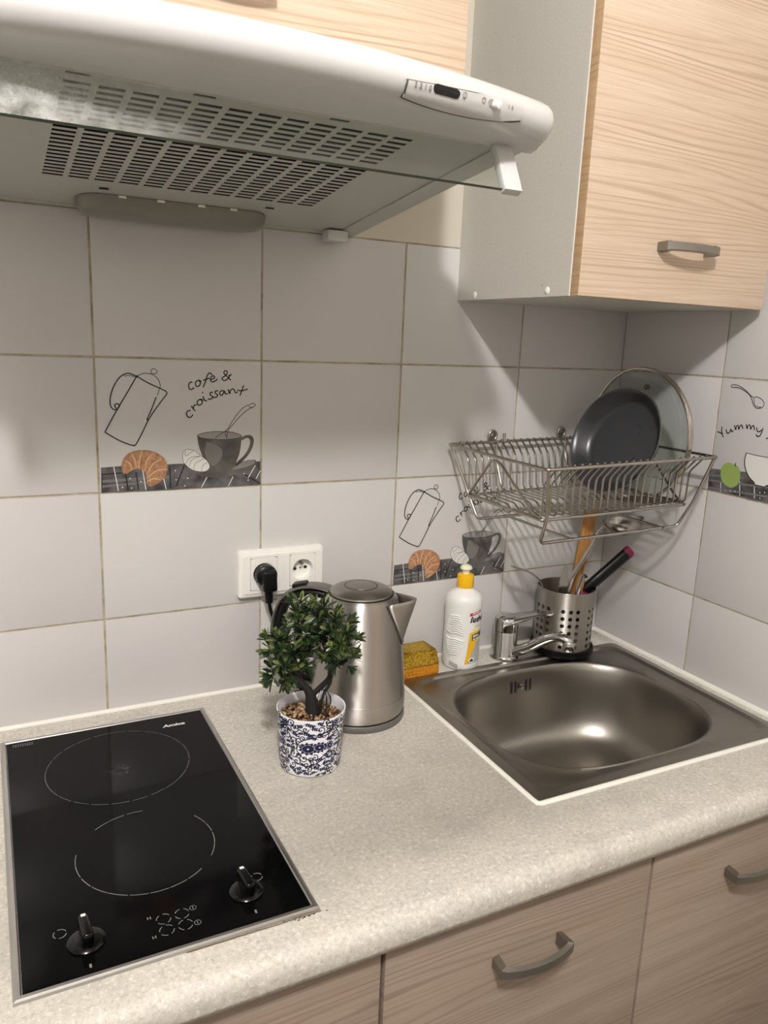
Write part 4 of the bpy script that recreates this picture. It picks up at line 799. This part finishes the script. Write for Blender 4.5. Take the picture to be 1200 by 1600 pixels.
# handle: broad strap from the lid hinge round to the base, black on the inside
HD = -SD; hp_ = [(.050, .2055), (.066, .2085), (.085, .2085), (.104, .2035), (.121, .1920), (.1335, .1740), (.1405, .1500), (.1425, .1250), (.1395, .1000), (.130, .0780), (.114, .0610), (.095, .0510), (.0770, .0470)]
P = smooth2(hp_, 4); outv = []; o = MB(); ob_ = MB()
def hsweep(o_, wid, t0_, t1_):
    vs = []
    for i, (s_, z) in enumerate(P):
        a = P[max(i - 1, 0)]; b = P[min(i + 1, len(P) - 1)]; tx, tz = b[0] - a[0], b[1] - a[1]; d_ = math.hypot(tx, tz); nx_, nz_ = -tz / d_, tx / d_
        f = 1.0 - .22 * i / len(P)
        for k in range(12):
            an = 2 * PI * k / 12; w_ = wid * f * math.copysign(abs(math.cos(an)) ** .6, math.cos(an)); t_ = (t0_ + t1_) / 2 + (t1_ - t0_) / 2 * math.copysign(abs(math.sin(an)) ** .7, math.sin(an))
            vs.append(kc + HD * (s_ + nx_ * t_) + SN * w_ + Vector((0, 0, z + nz_ * t_)))
    m_ = len(P); o_.add(vs, [(i * 12 + k, i * 12 + (k + 1) % 12, i * 12 + 12 + (k + 1) % 12, i * 12 + 12 + k) for i in range(m_ - 1) for k in range(12)] + [tuple(range(12)), tuple((m_ - 1) * 12 + k for k in range(12))])
hsweep(o, .0165, -.001, .0045); hd = o.build('handle', mat('handle_grey', (112, 110, 105), .38, .5), ket, 50)
hsweep(ob_, .0155, -.0150, -.0008); ob_.build('handle_grip', black_pl, hd, 50, label='black inner grip')
o = MB().box((-.011, -.010, -.003), (.013, .010, .004), .003, M=Matrix.Translation(kc + HD * .099 + Vector((0, 0, .2105))) @ Matrix.Rotation(math.atan2(HD.y, HD.x), 4, 'Z') @ Matrix.Rotation(.22, 4, 'Y')); o.build('lid_button', black_pl, ket, True)

# ------------------------------------------------------------------ double socket with plug and cord
so = thing('double_socket', 'white double wall socket on the tiles behind the kettle', 'socket', (-.472, -.001, .21))
A0, A1, B0, B1 = -.5475, -.3965, .1690, .2500
sock_w = mat('socket_white', (240, 238, 230), .3)
def rrect(x0, x1, z0, z1, r, y, n_=6):
    out = []
    for cx, cz, a in ((x1 - r, z1 - r, 0), (x0 + r, z1 - r, 1), (x0 + r, z0 + r, 2), (x1 - r, z0 + r, 3)):
        out += [(cx + r * math.cos((a + k / n_) * PI / 2), y, cz + r * math.sin((a + k / n_) * PI / 2)) for k in range(n_ + 1)]
    return out
SC = [(-.5045, .2100), (-.4355, .2105)]; HS, HZ_ = .0236, .0282
loops = [rrect(A0 + i_, A1 - i_, B0 + i_, B1 - i_, r_, y_) for i_, r_, y_ in ((0, .005, -.0005), (0, .005, -.0100), (.0008, .005, -.0118), (.0028, .004, -.0128), (.0062, .004, -.0128), (.0070, .004, -.0148), (.0078, .004, -.0150))]
o = MB(); K = len(loops[0]); o.add([p_ for l_ in loops for p_ in l_], [(i * K + k, i * K + (k + 1) % K, i * K + K + (k + 1) % K, i * K + K + k) for i in range(len(loops) - 1) for k in range(K)])
hl = [[(cx - HS, -.0150, cz - HZ_), (cx - HS, -.0150, cz + HZ_), (cx + HS, -.0150, cz + HZ_), (cx + HS, -.0150, cz - HZ_)] for cx, cz in SC]
allp = loops[-1] + hl[0] + hl[1]; o.add(allp, [tuple(t) for t in tessellate_polygon([[Vector((p_[0], p_[2], 0)) for p_ in l_] for l_ in (loops[-1], hl[0], hl[1])])])
fr_ = o.build('frame', sock_w, so, 30)
for i, (cx, cz) in enumerate(SC):
    # insert plate with a round recess
    o = MB(); K = 48; hs, hz_ = .0232, .0278; vs = []
    for k in range(K):
        a = 2 * PI * (k + .5) / K; c_, s_ = math.cos(a), math.sin(a); r = 1 / max(abs(c_) / hs, abs(s_) / hz_); vs.append((cx + c_ * r, -.0150, cz + s_ * r))
    for rr_, yy in ((1, -.0160), (None, -.0160), (None, -.0030)):
        for k in range(K):
            a = 2 * PI * (k + .5) / K; c_, s_ = math.cos(a), math.sin(a); r = 1 / max(abs(c_) / hs, abs(s_) / hz_) * .985 if rr_ else .0188; vs.append((cx + c_ * r, yy, cz + s_ * r))
    o.add(vs, [(j * K + k, j * K + (k + 1) % K, j * K + K + (k + 1) % K, j * K + K + k) for j in range(3) for k in range(K)] + [tuple(3 * K + k for k in range(K))])
    ins = o.build('socket_insert', sock_w, so, 30)
    if i == 1:
        o = MB()
        for dx, dz in ((-.0095, -.0010), (.0095, .0005)): o.lathe([(.0027, -.0036), (.0027, -.0024)], 16, M=Matrix.Translation((cx + dx, 0, cz + dz)) @ Matrix.Rotation(PI / 2, 4, 'X') @ Matrix.Translation((0, 0, .0066)))
        o.build('contact_hole', dark_in, ins)
        o = MB().lathe([(.0024, .003), (.0024, .0135), (.0012, .0148)], 16, M=Matrix.Translation((cx, 0, cz + .0105)) @ Matrix.Rotation(PI / 2, 4, 'X')); o.build('earth_pin', alu_m, ins, True)
        o = MB().lathe([(.0016, .0028), (.0016, .0042)], 12, M=Matrix.Translation((cx, 0, cz)) @ Matrix.Rotation(PI / 2, 4, 'X')); o.build('screw', alu_m, ins)
# the recess needs depth: the plate behind is at the wall, the frame is opened by the inserts
pl = thing('power_plug', 'black plug with its cord in the left half of the wall socket', 'plug', (SC[0][0], -.03, SC[0][1]))
cx, cz = SC[0]; YM = Matrix.Rotation(PI / 2, 4, 'X')
o = MB().lathe([(.0178, .0135), (.0182, .016), (.0185, .026), (.0178, .0310), (.0150, .0335), (.0, .0345)], 40, M=Matrix.Translation((cx + .0005, 0, cz)) @ YM, cap1=False)
o.box((-.0120, -.0445, -.0250), (.0120, -.0160, .0120), .005, M=Matrix.Translation((cx + .0020, 0, cz)) @ Matrix.Rotation(-.05, 4, 'Y'), seg=3)
pb = o.build('plug_body', black_pl, pl, 40)
o = MB()
for k in range(6): o.lathe([(.0078 - k * .0003, 0), (.0078 - k * .0003, .0030)], 16, M=Matrix.Translation((cx + .0028 + k * .0003, -.031, cz - .0200 - k * .0042 - .0030)))
o.tube([(cx + .0027, -.031, cz - .018), (cx + .0042, -.031, cz - .046)], .0062, 12); o.build('strain_relief', black_pl, pl, 40)
P = smooth2([(cx + .0040, -.031, cz - .043), (cx + .0070, -.030, .150), (cx + .0145, -.029, .130), (cx + .025, -.030, .111), (cx + .035, -.034, .088), (cx + .042, -.042, .060), (cx + .050, -.052, .030), (cx + .053, -.062, .0075), (cx + .055, -.075, .0036), (cx + .052, -.088, .0032), (-.4580, -.110, .0036), (-.4520, -.122, .0055)], 6)
MB().tube(P, .0031, 10).build('cord', black_pl, pl, True)

# ------------------------------------------------------------------ potted plant
pc = Vector((-.5175, -.268, 0)); PT = Matrix.Translation(pc)
pp = thing('potted_plant', 'small artificial bonsai in a blue and white patterned pot', 'plant', pc)
porc = mat('porcelain', (236, 236, 240), .18)
def prad(z): return .0430 + .0062 * min(1, max(0, (z - .006) / .084))
pot = MB().lathe([(.0395, .0004), (.0415, .0015), (prad(.006), .005)] + [(prad(z), z) for z in (.02, .035, .05, .065, .08, .0885)] + [(.0490, .0900), (.0478, .0902), (.0470, .0890), (.0462, .080), (.0455, .068), (.0, .068)], 72, M=PT, cap1=False).build('pot', porc, pp, True)
cob = mat('cobalt_glaze', (16, 18, 62), .2); cobd = mat('dark_cobalt_glaze', (12, 12, 32), .2)
PH0 = math.atan2(-.93, -.38)
def onpot(lay):
    def f(u, v_):
        z = .004 + v_; th = PH0 + u / .0465; r = prad(z) + .0002 + lay * .00005; return (pc.x + r * math.cos(th), pc.y + r * math.sin(th), z)
    return f
o = MB(); random.seed(21)
def cpoly(poly, f, mi):      # cut fine so that it follows the round pot
    bm = bmesh.new(); bm.faces.new([bm.verts.new((p_[0], p_[1], 0)) for p_ in poly]); us = [p_[0] for p_ in poly]; a, b = min(us), max(us); n_ = max(2, int((b - a) / .0016))
    for k in range(1, n_): bmesh.ops.bisect_plane(bm, geom=bm.verts[:] + bm.edges[:] + bm.faces[:], plane_co=(a + (b - a) * k / n_, 0, 0), plane_no=(1, 0, 0))
    bmesh.ops.triangulate(bm, faces=bm.faces[:]); bm.verts.index_update(); o.add([f(v_.co.x, v_.co.y) for v_ in bm.verts], [[v_.index for v_ in g_.verts] for g_ in bm.faces], mi); bm.free()
def spiral(x, y, r, a0, turns, w, lay=1, mi=1):
    n_ = int(14 * abs(turns)) + 4; pts = [(x + r * (1 - .82 * i / n_) * math.cos(a0 + 2 * PI * turns * i / n_), y + r * (1 - .82 * i / n_) * math.sin(a0 + 2 * PI * turns * i / n_)) for i in range(n_ + 1)]
    r *= 1.2; o.ribbon(pts, w * 1.5, onpot(lay), mi, 2); e = pts[-1]; w *= 1.3; cpoly([(e[0] + w * .9 * math.cos(k), e[1] + w * .9 * math.sin(k)) for k in [i * PI / 3 for i in range(6)]], onpot(lay), mi)
def leafb(x, y, ln, a, w, mi=0, lay=2):
    ln *= 1.15; w *= 1.1; ca, sa = math.cos(a), math.sin(a); pts = [(0, 0), (.25, .8), (.55, 1), (.8, .55), (1, 0), (.8, -.55), (.55, -1), (.25, -.8)]
    cpoly([(x + p_ * ln * ca - q_ * w * sa, y + p_ * ln * sa + q_ * w * ca) for p_, q_ in pts], onpot(lay), mi)
def flower(x, y, r, sq=.72):
    K = 11
    cpoly([(x + r * (1 + .16 * math.cos(k * PI)) * math.cos(k * PI / K), y + sq * r * (1 + .16 * math.cos(k * PI)) * math.sin(k * PI / K)) for k in range(2 * K)], onpot(2), 0)
    for k in range(9):
        a = k * 2 * PI / 9; 
        for rr_ in (.68,): o.ribbon([(x + r * rr_ * math.cos(a + d_), y + sq * r * rr_ * math.sin(a + d_)) for d_ in (-.26, 0, .26)], .00045, onpot(3), 2, 3)
    cpoly([(x + r * .12 * math.cos(k * PI / 4), y + sq * r * .12 * math.sin(k * PI / 4)) for k in range(8)], onpot(3), 2)
def cluster(x, y, s_, a):
    for k in range(5): leafb(x, y, s_ * (1 - .12 * abs(k - 2)), a + (k - 2) * .62, s_ * .22)
    leafb(x, y, s_ * .6, a + PI, s_ * .16)
def scroll(x, y, r, a0, sg):      # a curl with a tail
    n_ = 18; pts = []
    for i in range(n_ + 1):
        t = i / n_; rr_ = r * (1.9 - 1.65 * t) if t < .35 else r * (1.32 - 1.1 * (t - .35) / .65); an = a0 + sg * 2 * PI * 1.25 * t; pts.append((x + rr_ * math.cos(an), y + rr_ * math.sin(an)))
    o.ribbon(pts, .0014, onpot(1), 1, 2); e = pts[-1]; cpoly([(e[0] + .0010 * math.cos(k * PI / 3), e[1] + .0010 * math.sin(k * PI / 3)) for k in range(6)], onpot(1), 1)
def spray(x, y, ln, a):            # a short curved stem with pairs of narrow leaves
    ca, sa = math.cos(a), math.sin(a); P_ = [(x + (t - .5) * ln * ca - .12 * ln * math.sin(t * PI) * sa, y + (t - .5) * ln * sa + .12 * ln * math.sin(t * PI) * ca) for t in (0, .25, .5, .75, 1)]
    P_ = [(u, min(max(v_, .001), .0845)) for u, v_ in P_]; o.ribbon(P_, .0008, onpot(1), 0, 3)
    for i in (1, 2, 3):
        for sg in (-1, 1): leafb(P_[i][0], P_[i][1], ln * .30, a + sg * .85, ln * .10)
    leafb(P_[4][0], P_[4][1], ln * .32, a, ln * .11)
UW = .0730
for t_ in range(4):
    x0 = -.046 + t_ * UW
    # long vines
    for y_, ph, am in ((.070, 0, .006), (.022, 1.2, .006)):
        o.ribbon([(x0 + UW * i / 12, y_ + am * math.sin(2 * PI * i / 12 + ph)) for i in range(13)], .0014, onpot(1), 1, 4)
    o.ribbon([(x0 + .003, .084), (x0 + .010, .070), (x0 + .019, .056), (x0 + .021, .042), (x0 + .015, .028), (x0 + .004, .018)], .0014, onpot(1), 1)
    o.ribbon([(x0 + .074, .064), (x0 + .052, .061), (x0 + .035, .056), (x0 + .027, .046), (x0 + .030, .034), (x0 + .042, .027), (x0 + .058, .027), (x0 + .070, .034)], .0014, onpot(1), 1)
    flower(x0 + .0430, .0435, .0128); flower(x0 + .0590, .0450, .0110)
    flower(x0 + .0095, .0790, .0052, 1.0); flower(x0 + .0090, .0190, .0050, 1.0); flower(x0 + .0015, .0455, .0062, 1.1)
    keep = [(.0430, .0435, .016), (.0585, .0450, .014), (.0095, .0790, .0075), (.0090, .0190, .0075), (.0015, .0455, .0090), (.0745, .0455, .0090)]; random.seed(33); tries = 0; kk = 0
    while tries < 2600:
        tries += 1; x, y = random.uniform(0, UW), random.uniform(.002, .0835); need = .0092 if tries < 900 else .0074 if tries < 1800 else .0060
        if any(math.hypot(min(abs(x - a), UW - abs(x - a)) if r_ < .0075 else x - a, y - b) < max(r_, need) * (1 if r_ > .0075 else .0 if r_ == 0 else 1) and math.hypot(x - a, y - b) < (r_ if r_ >= .0075 else need) for a, b, r_ in keep): continue
        keep.append((x, y, .004)); kk += 1; s_ = need / .0092
        if kk % 2 == 0: scroll(x0 + x, y, .0036 * s_, random.uniform(0, 6), random.choice((-1, 1)))
        else: spray(x0 + x, y, .0105 * s_, random.uniform(-.7, .7) + random.choice((0, PI)))
o.build('painted_pattern', [cob, cobd, porc], pot, fix=False, label='cobalt blue scrolling flowers on white')
# gravel
peb = mat('gravel', (150, 116, 78), .45); gi = N(peb, 'ShaderNodeNewGeometry'); setc(peb, ramp(peb, gi.outputs['Random Per Island'], [(0.0, (64, 46, 28)), (0.3, (112, 82, 52)), (0.6, (152, 120, 82)), (0.85, (196, 170, 130)), (1.0, (92, 70, 48))]))
o = MB(); random.seed(5); ico = bmesh.new(); bmesh.ops.create_icosphere(ico, subdivisions=1, radius=1); iv = [v_.co.copy() for v_ in ico.verts]; ico.verts.index_update(); fi = [[v_.index for v_ in f_.verts] for f_ in ico.faces]; ico.free()
for i in range(420):
    r = .0435 * math.sqrt(random.random()); a = random.uniform(0, 2 * PI); s_ = random.uniform(.0018, .0034); h = .0745 + .0045 * (1 - (r / .0435) ** 2) + random.uniform(-.0015, .0025)
    M = Matrix.Translation((pc.x + r * math.cos(a), pc.y + r * math.sin(a), h)) @ Matrix.Rotation(random.uniform(0, 6), 4, 'Z') @ Matrix.Rotation(random.uniform(0, 6), 4, 'X') @ Matrix.Diagonal((s_, s_ * random.uniform(.65, 1), s_ * random.uniform(.6, .9), 1))
    o.add([M @ v_ for v_ in iv], fi)
o.build('gravel', peb, pp, 'all', kind='stuff')
MB().lathe([(.0, .0722), (.0452, .0720)], 40, M=PT, cap0=False, cap1=False).build('fill', mat('fill_brown', (70, 50, 34), .9), pp)
bark = mat('bark', (20, 15, 12), .75); v = coords(bark, (60, 60, 14)); bump(bark, noise(bark, v, 4, 3), .6, .002)
RT2 = Vector((rt.x, rt.y, 0)).normalized(); FW2 = Vector((fw.x, fw.y, 0)).normalized()
PTB = Vector((-.5165, -.2685, 0))
def pw(px_, z, d_=0): return PTB + RT2 * px_ + FW2 * d_ + Vector((0, 0, z))
tr_ = MB().tube(smooth2([pw(0, .070), pw(.001, .082), pw(-.001, .098), pw(-.006, .113), pw(-.018, .127), pw(-.028, .142, .004), pw(-.034, .160, .004)], 3), [.0125, .0118, .0112, .0108, .0100, .0094, .0088, .0080, .0070, .0062, .0056, .0050, .0046, .0042, .0038, .0034, .003, .003, .003], 10).build('trunk', bark, pp, True)
for pts, r in (([pw(.002, .108), pw(.013, .120), pw(.024, .134, -.003), pw(.026, .150, -.003), pw(.022, .168), pw(.014, .190), pw(.010, .215)], .0042), ([pw(.010, .088, -.006), pw(.014, .100, -.007), (pw(.017, .112, -.005)), pw(.025, .126, -.003), pw(.026, .140, -.002)], .0022), ([pw(-.010, .118), pw(-.030, .124, -.01), pw(-.044, .132, -.016)], .003), ([pw(.025, .150), pw(.040, .158, -.006), pw(.048, .165, -.008)], .0026), ([pw(.012, .195), pw(-.008, .205, -.004), pw(-.016, .215, -.006)], .0026), ([pw(.020, .172), pw(.040, .186, -.004), pw(.050, .200, -.006)], .0026)):
    MB().tube(smooth2(pts, 4), r, 8).build('branch', bark, pp, True)
o = MB(); random.seed(2)
for k in range(7):
    a = pw(.016 + random.uniform(-.004, .004), .118, -.006); o.tube(smooth2([a, a + Vector((random.uniform(-.005, .008), random.uniform(-.004, .004), -.018)), a + Vector((random.uniform(-.008, .010), random.uniform(-.006, .006), -.042))], 3), .0006, 5)
o.build('aerial_root', bark, pp, True, kind='stuff')
leafm = mat('plastic_leaf', (58, 82, 44), .34); gi = N(leafm, 'ShaderNodeNewGeometry'); oi = N(leafm, 'ShaderNodeObjectInfo')
setc(leafm, mix(leafm, ramp(leafm, gi.outputs['Random Per Island'], [(0, (22, 38, 26)), (.45, (38, 58, 34)), (.8, (64, 82, 42)), (1, (134, 142, 76))]), ramp(leafm, oi.outputs['Random'], [(0, (28, 46, 30)), (.7, (48, 66, 36)), (1, (110, 122, 60))]), .4))
def sprig_mesh(seed, nl):
    random.seed(seed); o = MB()
    for k in range(nl):
        az = 2 * PI * k * .382 + random.uniform(-.3, .3); el = random.uniform(.15, 1.35) if k > 2 else random.uniform(1.1, 1.5); ln = random.uniform(.0135, .0205); w_ = ln * random.uniform(.105, .165); cv = random.uniform(.0, .35)
        R_ = Matrix.Rotation(az, 4, 'Z') @ Matrix.Rotation(-el, 4, 'Y'); pts = []
        for t_, ww in ((.0, .25), (.3, .62), (.62, 1.0), (.85, .85), (1.0, .25)):
            zc_ = -cv * ln * t_ * t_ * .6
            for sd in (-1, 0, 1): pts.append(R_ @ Vector((.0015 + ln * t_, w_ * ww * sd, zc_ + (.22 * w_ * ww if sd else 0))))
        o.add(pts, [(i * 3 + j, i * 3 + j + 1, i * 3 + 4 + j, i * 3 + 3 + j) for i in range(4) for j in range(2)])
    return o.build('leaf_sprig', leafm, None, 'all', fix=False)
sp_protos = [sprig_mesh(s_, 15 + s_ % 4) for s_ in range(5)]; used_ = set(); random.seed(8)
clusters = [((-.010, .212), .030, 12, 0), ((.012, .226), .024, 8, .002), ((-.022, .236), .014, 5, -.002), ((.030, .205), .028, 11, -.002), ((.044, .192), .020, 7, -.006), ((.010, .188), .026, 8, -.010), ((-.040, .174), .026, 10, .002), ((-.052, .182), .016, 5, -.004), ((-.028, .156), .026, 10, -.010), ((-.044, .140), .020, 8, -.012), ((.040, .165), .020, 7, -.006), ((.028, .175), .018, 5, .010), ((-.004, .172), .015, 4, -.006)]
for (cx, cz), rad, cnt, dep in clusters:
    for i in range(cnt):
        k = i + .5; ph = math.acos(1 - 2 * k / cnt); th = PI * (1 + 5 ** .5) * k + random.uniform(-.3, .3)
        dv = RT2 * (math.cos(th) * math.sin(ph)) + FW2 * (math.sin(th) * math.sin(ph)) + Vector((0, 0, math.cos(ph)))
        p_ = pw(cx, cz, dep) + dv * (rad * .62); dr_ = (dv + Vector((0, 0, .25))).normalized()
        j = random.randrange(5); o = sp_protos[j]
        if j in used_: o = o.copy(); COL.objects.link(o)
        used_.add(j); o.location = p_; o.rotation_euler = dr_.to_track_quat('Z', 'Y').to_euler(); s_ = random.uniform(.8, 1.1); o.scale = (s_, s_, s_); o.parent = None; o.parent = pp; o.matrix_parent_inverse = world_mat(pp).inverted()

# ------------------------------------------------------------------ dish rack on the wall
rk = thing('dish_rack', 'wall-hung steel wire dish rack above the sink', 'dish rack', (.023, -.006, .4245), (0, -.022, 0))
RX0, RX1 = -.181, .182       # local to the rack's middle
RM = world_mat(rk)
def rw(x, y, z): return RM @ Vector((x, y + .006, z - .4245))
def rtube(pts, r, name, sub=1, closed=False, par=rk, n=8):
    return MB().tube([rw(*p_) for p_ in (smooth2(pts, sub) if sub > 1 else pts)], r, n, closed=closed).build(name, wire_m, par, 60)
def rounded(pts, rad=.008, n=4, closed=False):
    out = []; m_ = len(pts); rng = range(m_) if closed else range(1, m_ - 1)
    if not closed: out.append(pts[0])
    for i in rng:
        p_, a, b = Vector(pts[i]), Vector(pts[i - 1]), Vector(pts[(i + 1) % m_]); d0 = (a - p_); d1 = (b - p_); q_ = min(rad, d0.length * .45, d1.length * .45); s0, s1 = p_ + d0.normalized() * q_, p_ + d1.normalized() * q_
        out += [tuple((1 - t) ** 2 * s0 + 2 * t * (1 - t) * p_ + t * t * s1) for t in [k / n for k in range(n + 1)]]
    if not closed: out.append(pts[-1])
    return out
YB, YF_ = -.020, -.303
rtube(rounded([(RX0, YB, .4245), (RX1, YB, .4245), (RX1, YF_, .4245), (RX0, YF_, .4245)], .006, 4, True), .0028, 'top_frame', closed=True)
bx0, bx1 = -.160, .158
rtube(rounded([(bx0, -.060, .337), (bx1, -.060, .337), (bx1, -.270, .337), (bx0, -.270, .337)], .010, 4, True), .0026, 'bottom_frame', closed=True)
wpts = rounded([(0, -.0215, .4285), (0, -.030, .4225), (0, -.052, .4000), (0, -.058, .345), (0, -.064, .3400), (0, -.155, .3395), (0, -.166, .3300), (0, -.180, .3300), (0, -.190, .3385), (0, -.262, .3405), (0, -.266, .346), (0, -.268, .3950), (0, -.2915, .4195), (0, -.3015, .4285)], .007, 3)
w0 = None
for i in range(22):
    x = -.158 + i * .01505
    if w0 is None: w0 = MB().tube([rw(x, p_[1], p_[2]) for p_ in wpts], .00175, 6).build('wire', wire_m, rk, 60)
    else:
        w_ = w0.copy(); COL.objects.link(w_); w_.location = RM.to_3x3() @ Vector((i * .01505, 0, 0)); w_.parent = rk; w_.matrix_parent_inverse = RM.inverted()
foot = lambda y0, y1: rounded([(RX0 + .003, y0, .4235), (RX0 + .022, (y0 + y1 * .9) / 1.9, .345), (-.154, y1, .297), (.148, y1, .297), (RX1 - .022, (y0 + y1 * .9) / 1.9, .345), (RX1 - .003, y0, .4235)], .010, 4)
rtube(foot(-.300, -.262), .0028, 'foot_frame'); rtube(foot(-.024, -.084), .0028, 'foot_frame')
for x in (-.090, .112): rtube([(x, -.079, .2975), (x, -.2675, .2975)], .0024, 'foot_strut')
for sx, x0_, x1_ in ((1, -.160, -.174), (-1, .158, .172)):   # bent wires that close the two ends
    rtube(rounded([(x0_, -.060, .339), (x1_ + sx * .005, -.138, .4125), (x1_ + sx * .005, -.152, .4150), (x1_ + sx * .005, -.164, .4120), (x0_, -.246, .345), (x0_ + sx * .004, -.264, .339)], .012, 4), .0024, 'end_wire')
for x in (-.078, .086):
    rtube([(x + .0085 * math.cos(2 * PI * k / 20), -.0085, .4350 + .0095 * math.sin(2 * PI * k / 20)) for k in range(20)], .0024, 'hanging_ring', closed=True)
    rtube([(x, -.0085, .4260), (x, -.013, .4205), (x, -.0205, .4215)], .0022, 'hook', 3)
    rtube(rounded([(x, -.0215, .4220), (x - .002, -.0255, .395), (x - .004, -.050, .348), (x - .004, -.060, .338)], .008), .0026, 'back_stay')
    MB().lathe([(.0058, 0), (.0052, .0026), (.003, .0036), (.0, .0038)], 16, M=Matrix.Translation(rw(x, -.0062, .4345)) @ YM, cap1=False).build('wall_screw', alu_m, rk, True)
rtube([(-.060, -.0215, .4240), (-.060, -.020, .4400)], .0030, 'stud')

# ------------------------------------------------------------------ pan and glass lid standing in the rack
def frame_of(c_, az, el):
    n_ = Vector((math.cos(az) * math.cos(el), math.sin(az) * math.cos(el), math.sin(el))); return Matrix.Translation(c_) @ n_.to_track_quat('Z', 'Y').to_matrix().to_4x4()
PMX = frame_of((.1000, -.1620, .4425), 3.2226, .316)
pan_m = mat('pan_coating', (46, 48, 50), .30, spec=.45); v = coords(pan_m); setr(pan_m, noise(pan_m, v, 12, 2, .5), .24, .32)
pan_rim = mat('pan_rim', (120, 120, 120), .25, .8)
pan = thing('frying_pan', 'small dark grey pan leaning in the dish rack', 'pan', (.112, -.163, .348))
MB().lathe([(.0, -.0300), (.066, -.0300), (.073, -.0285), (.080, -.0215), (.0895, -.0075), (.0950, -.0008), (.0972, .0002), (.0976, -.0008), (.0972, -.0022), (.0915, -.0088), (.0820, -.0230), (.0745, -.0308), (.067, -.0325), (.0, -.0325)], 72, M=PMX, cap0=False, cap1=False).build('body', pan_m, pan, 40)
MB().tube([PMX @ Vector((.0972 * math.cos(2 * PI * k / 72), .0972 * math.sin(2 * PI * k / 72), -.0004)) for k in range(72)], .0013, 8, closed=True).build('rim', pan_rim, pan, True)
LMX = frame_of((.1560, -.1610, .4520), 3.1610, -.024)
lid = thing('glass_lid', 'round glass lid with a steel rim standing behind the pan', 'lid', (.156, -.161, .332))
lg = thin_glass('lid_glass', (236, 240, 238), .04)
pr_ = [(.1175, -.001), (.113, -.006), (.100, -.0140), (.080, -.0215), (.055, -.0270), (.030, -.0300), (.006, -.0310)]
o = MB().lathe(pr_ + [(r * .999, z - .0028) for r, z in pr_[::-1]], 72, M=LMX, cap0=False, cap1=False); ob2 = o.build('glass', lg, lid, 'all')
MB().lathe([(.1165, .0012), (.1185, .0020), (.1204, .0010), (.1210, -.003), (.1204, -.0075), (.1180, -.0085), (.1172, -.006), (.1160, -.003), (.1165, .0012)], 96, M=LMX, cap0=False, cap1=False).build('rim', mat('lid_rim_steel', (200, 192, 180), .2, 1.0), lid, True)
vp = LMX.inverted() @ (Vector((.150, -.155, .535))); a = math.atan2(vp.y, vp.x)
VPOS = Vector((.084 * math.cos(a), .084 * math.sin(a), -.0195))
MB().lathe([(.0030, .0012), (.0046, .0012), (.0048, -.0005), (.0048, -.0045), (.0030, -.0050), (.0030, .0012)], 24, M=LMX @ Matrix.Translation(VPOS), cap0=False, cap1=False).build('steam_vent', mat('vent_metal', (90, 88, 84), .3, 1.0), lid, True)
MB().lathe([(.0075, -.0338), (.0075, -.0375), (.0, -.0378)], 24, M=LMX, cap1=False).build('knob_bolt', alu_m, lid, True)
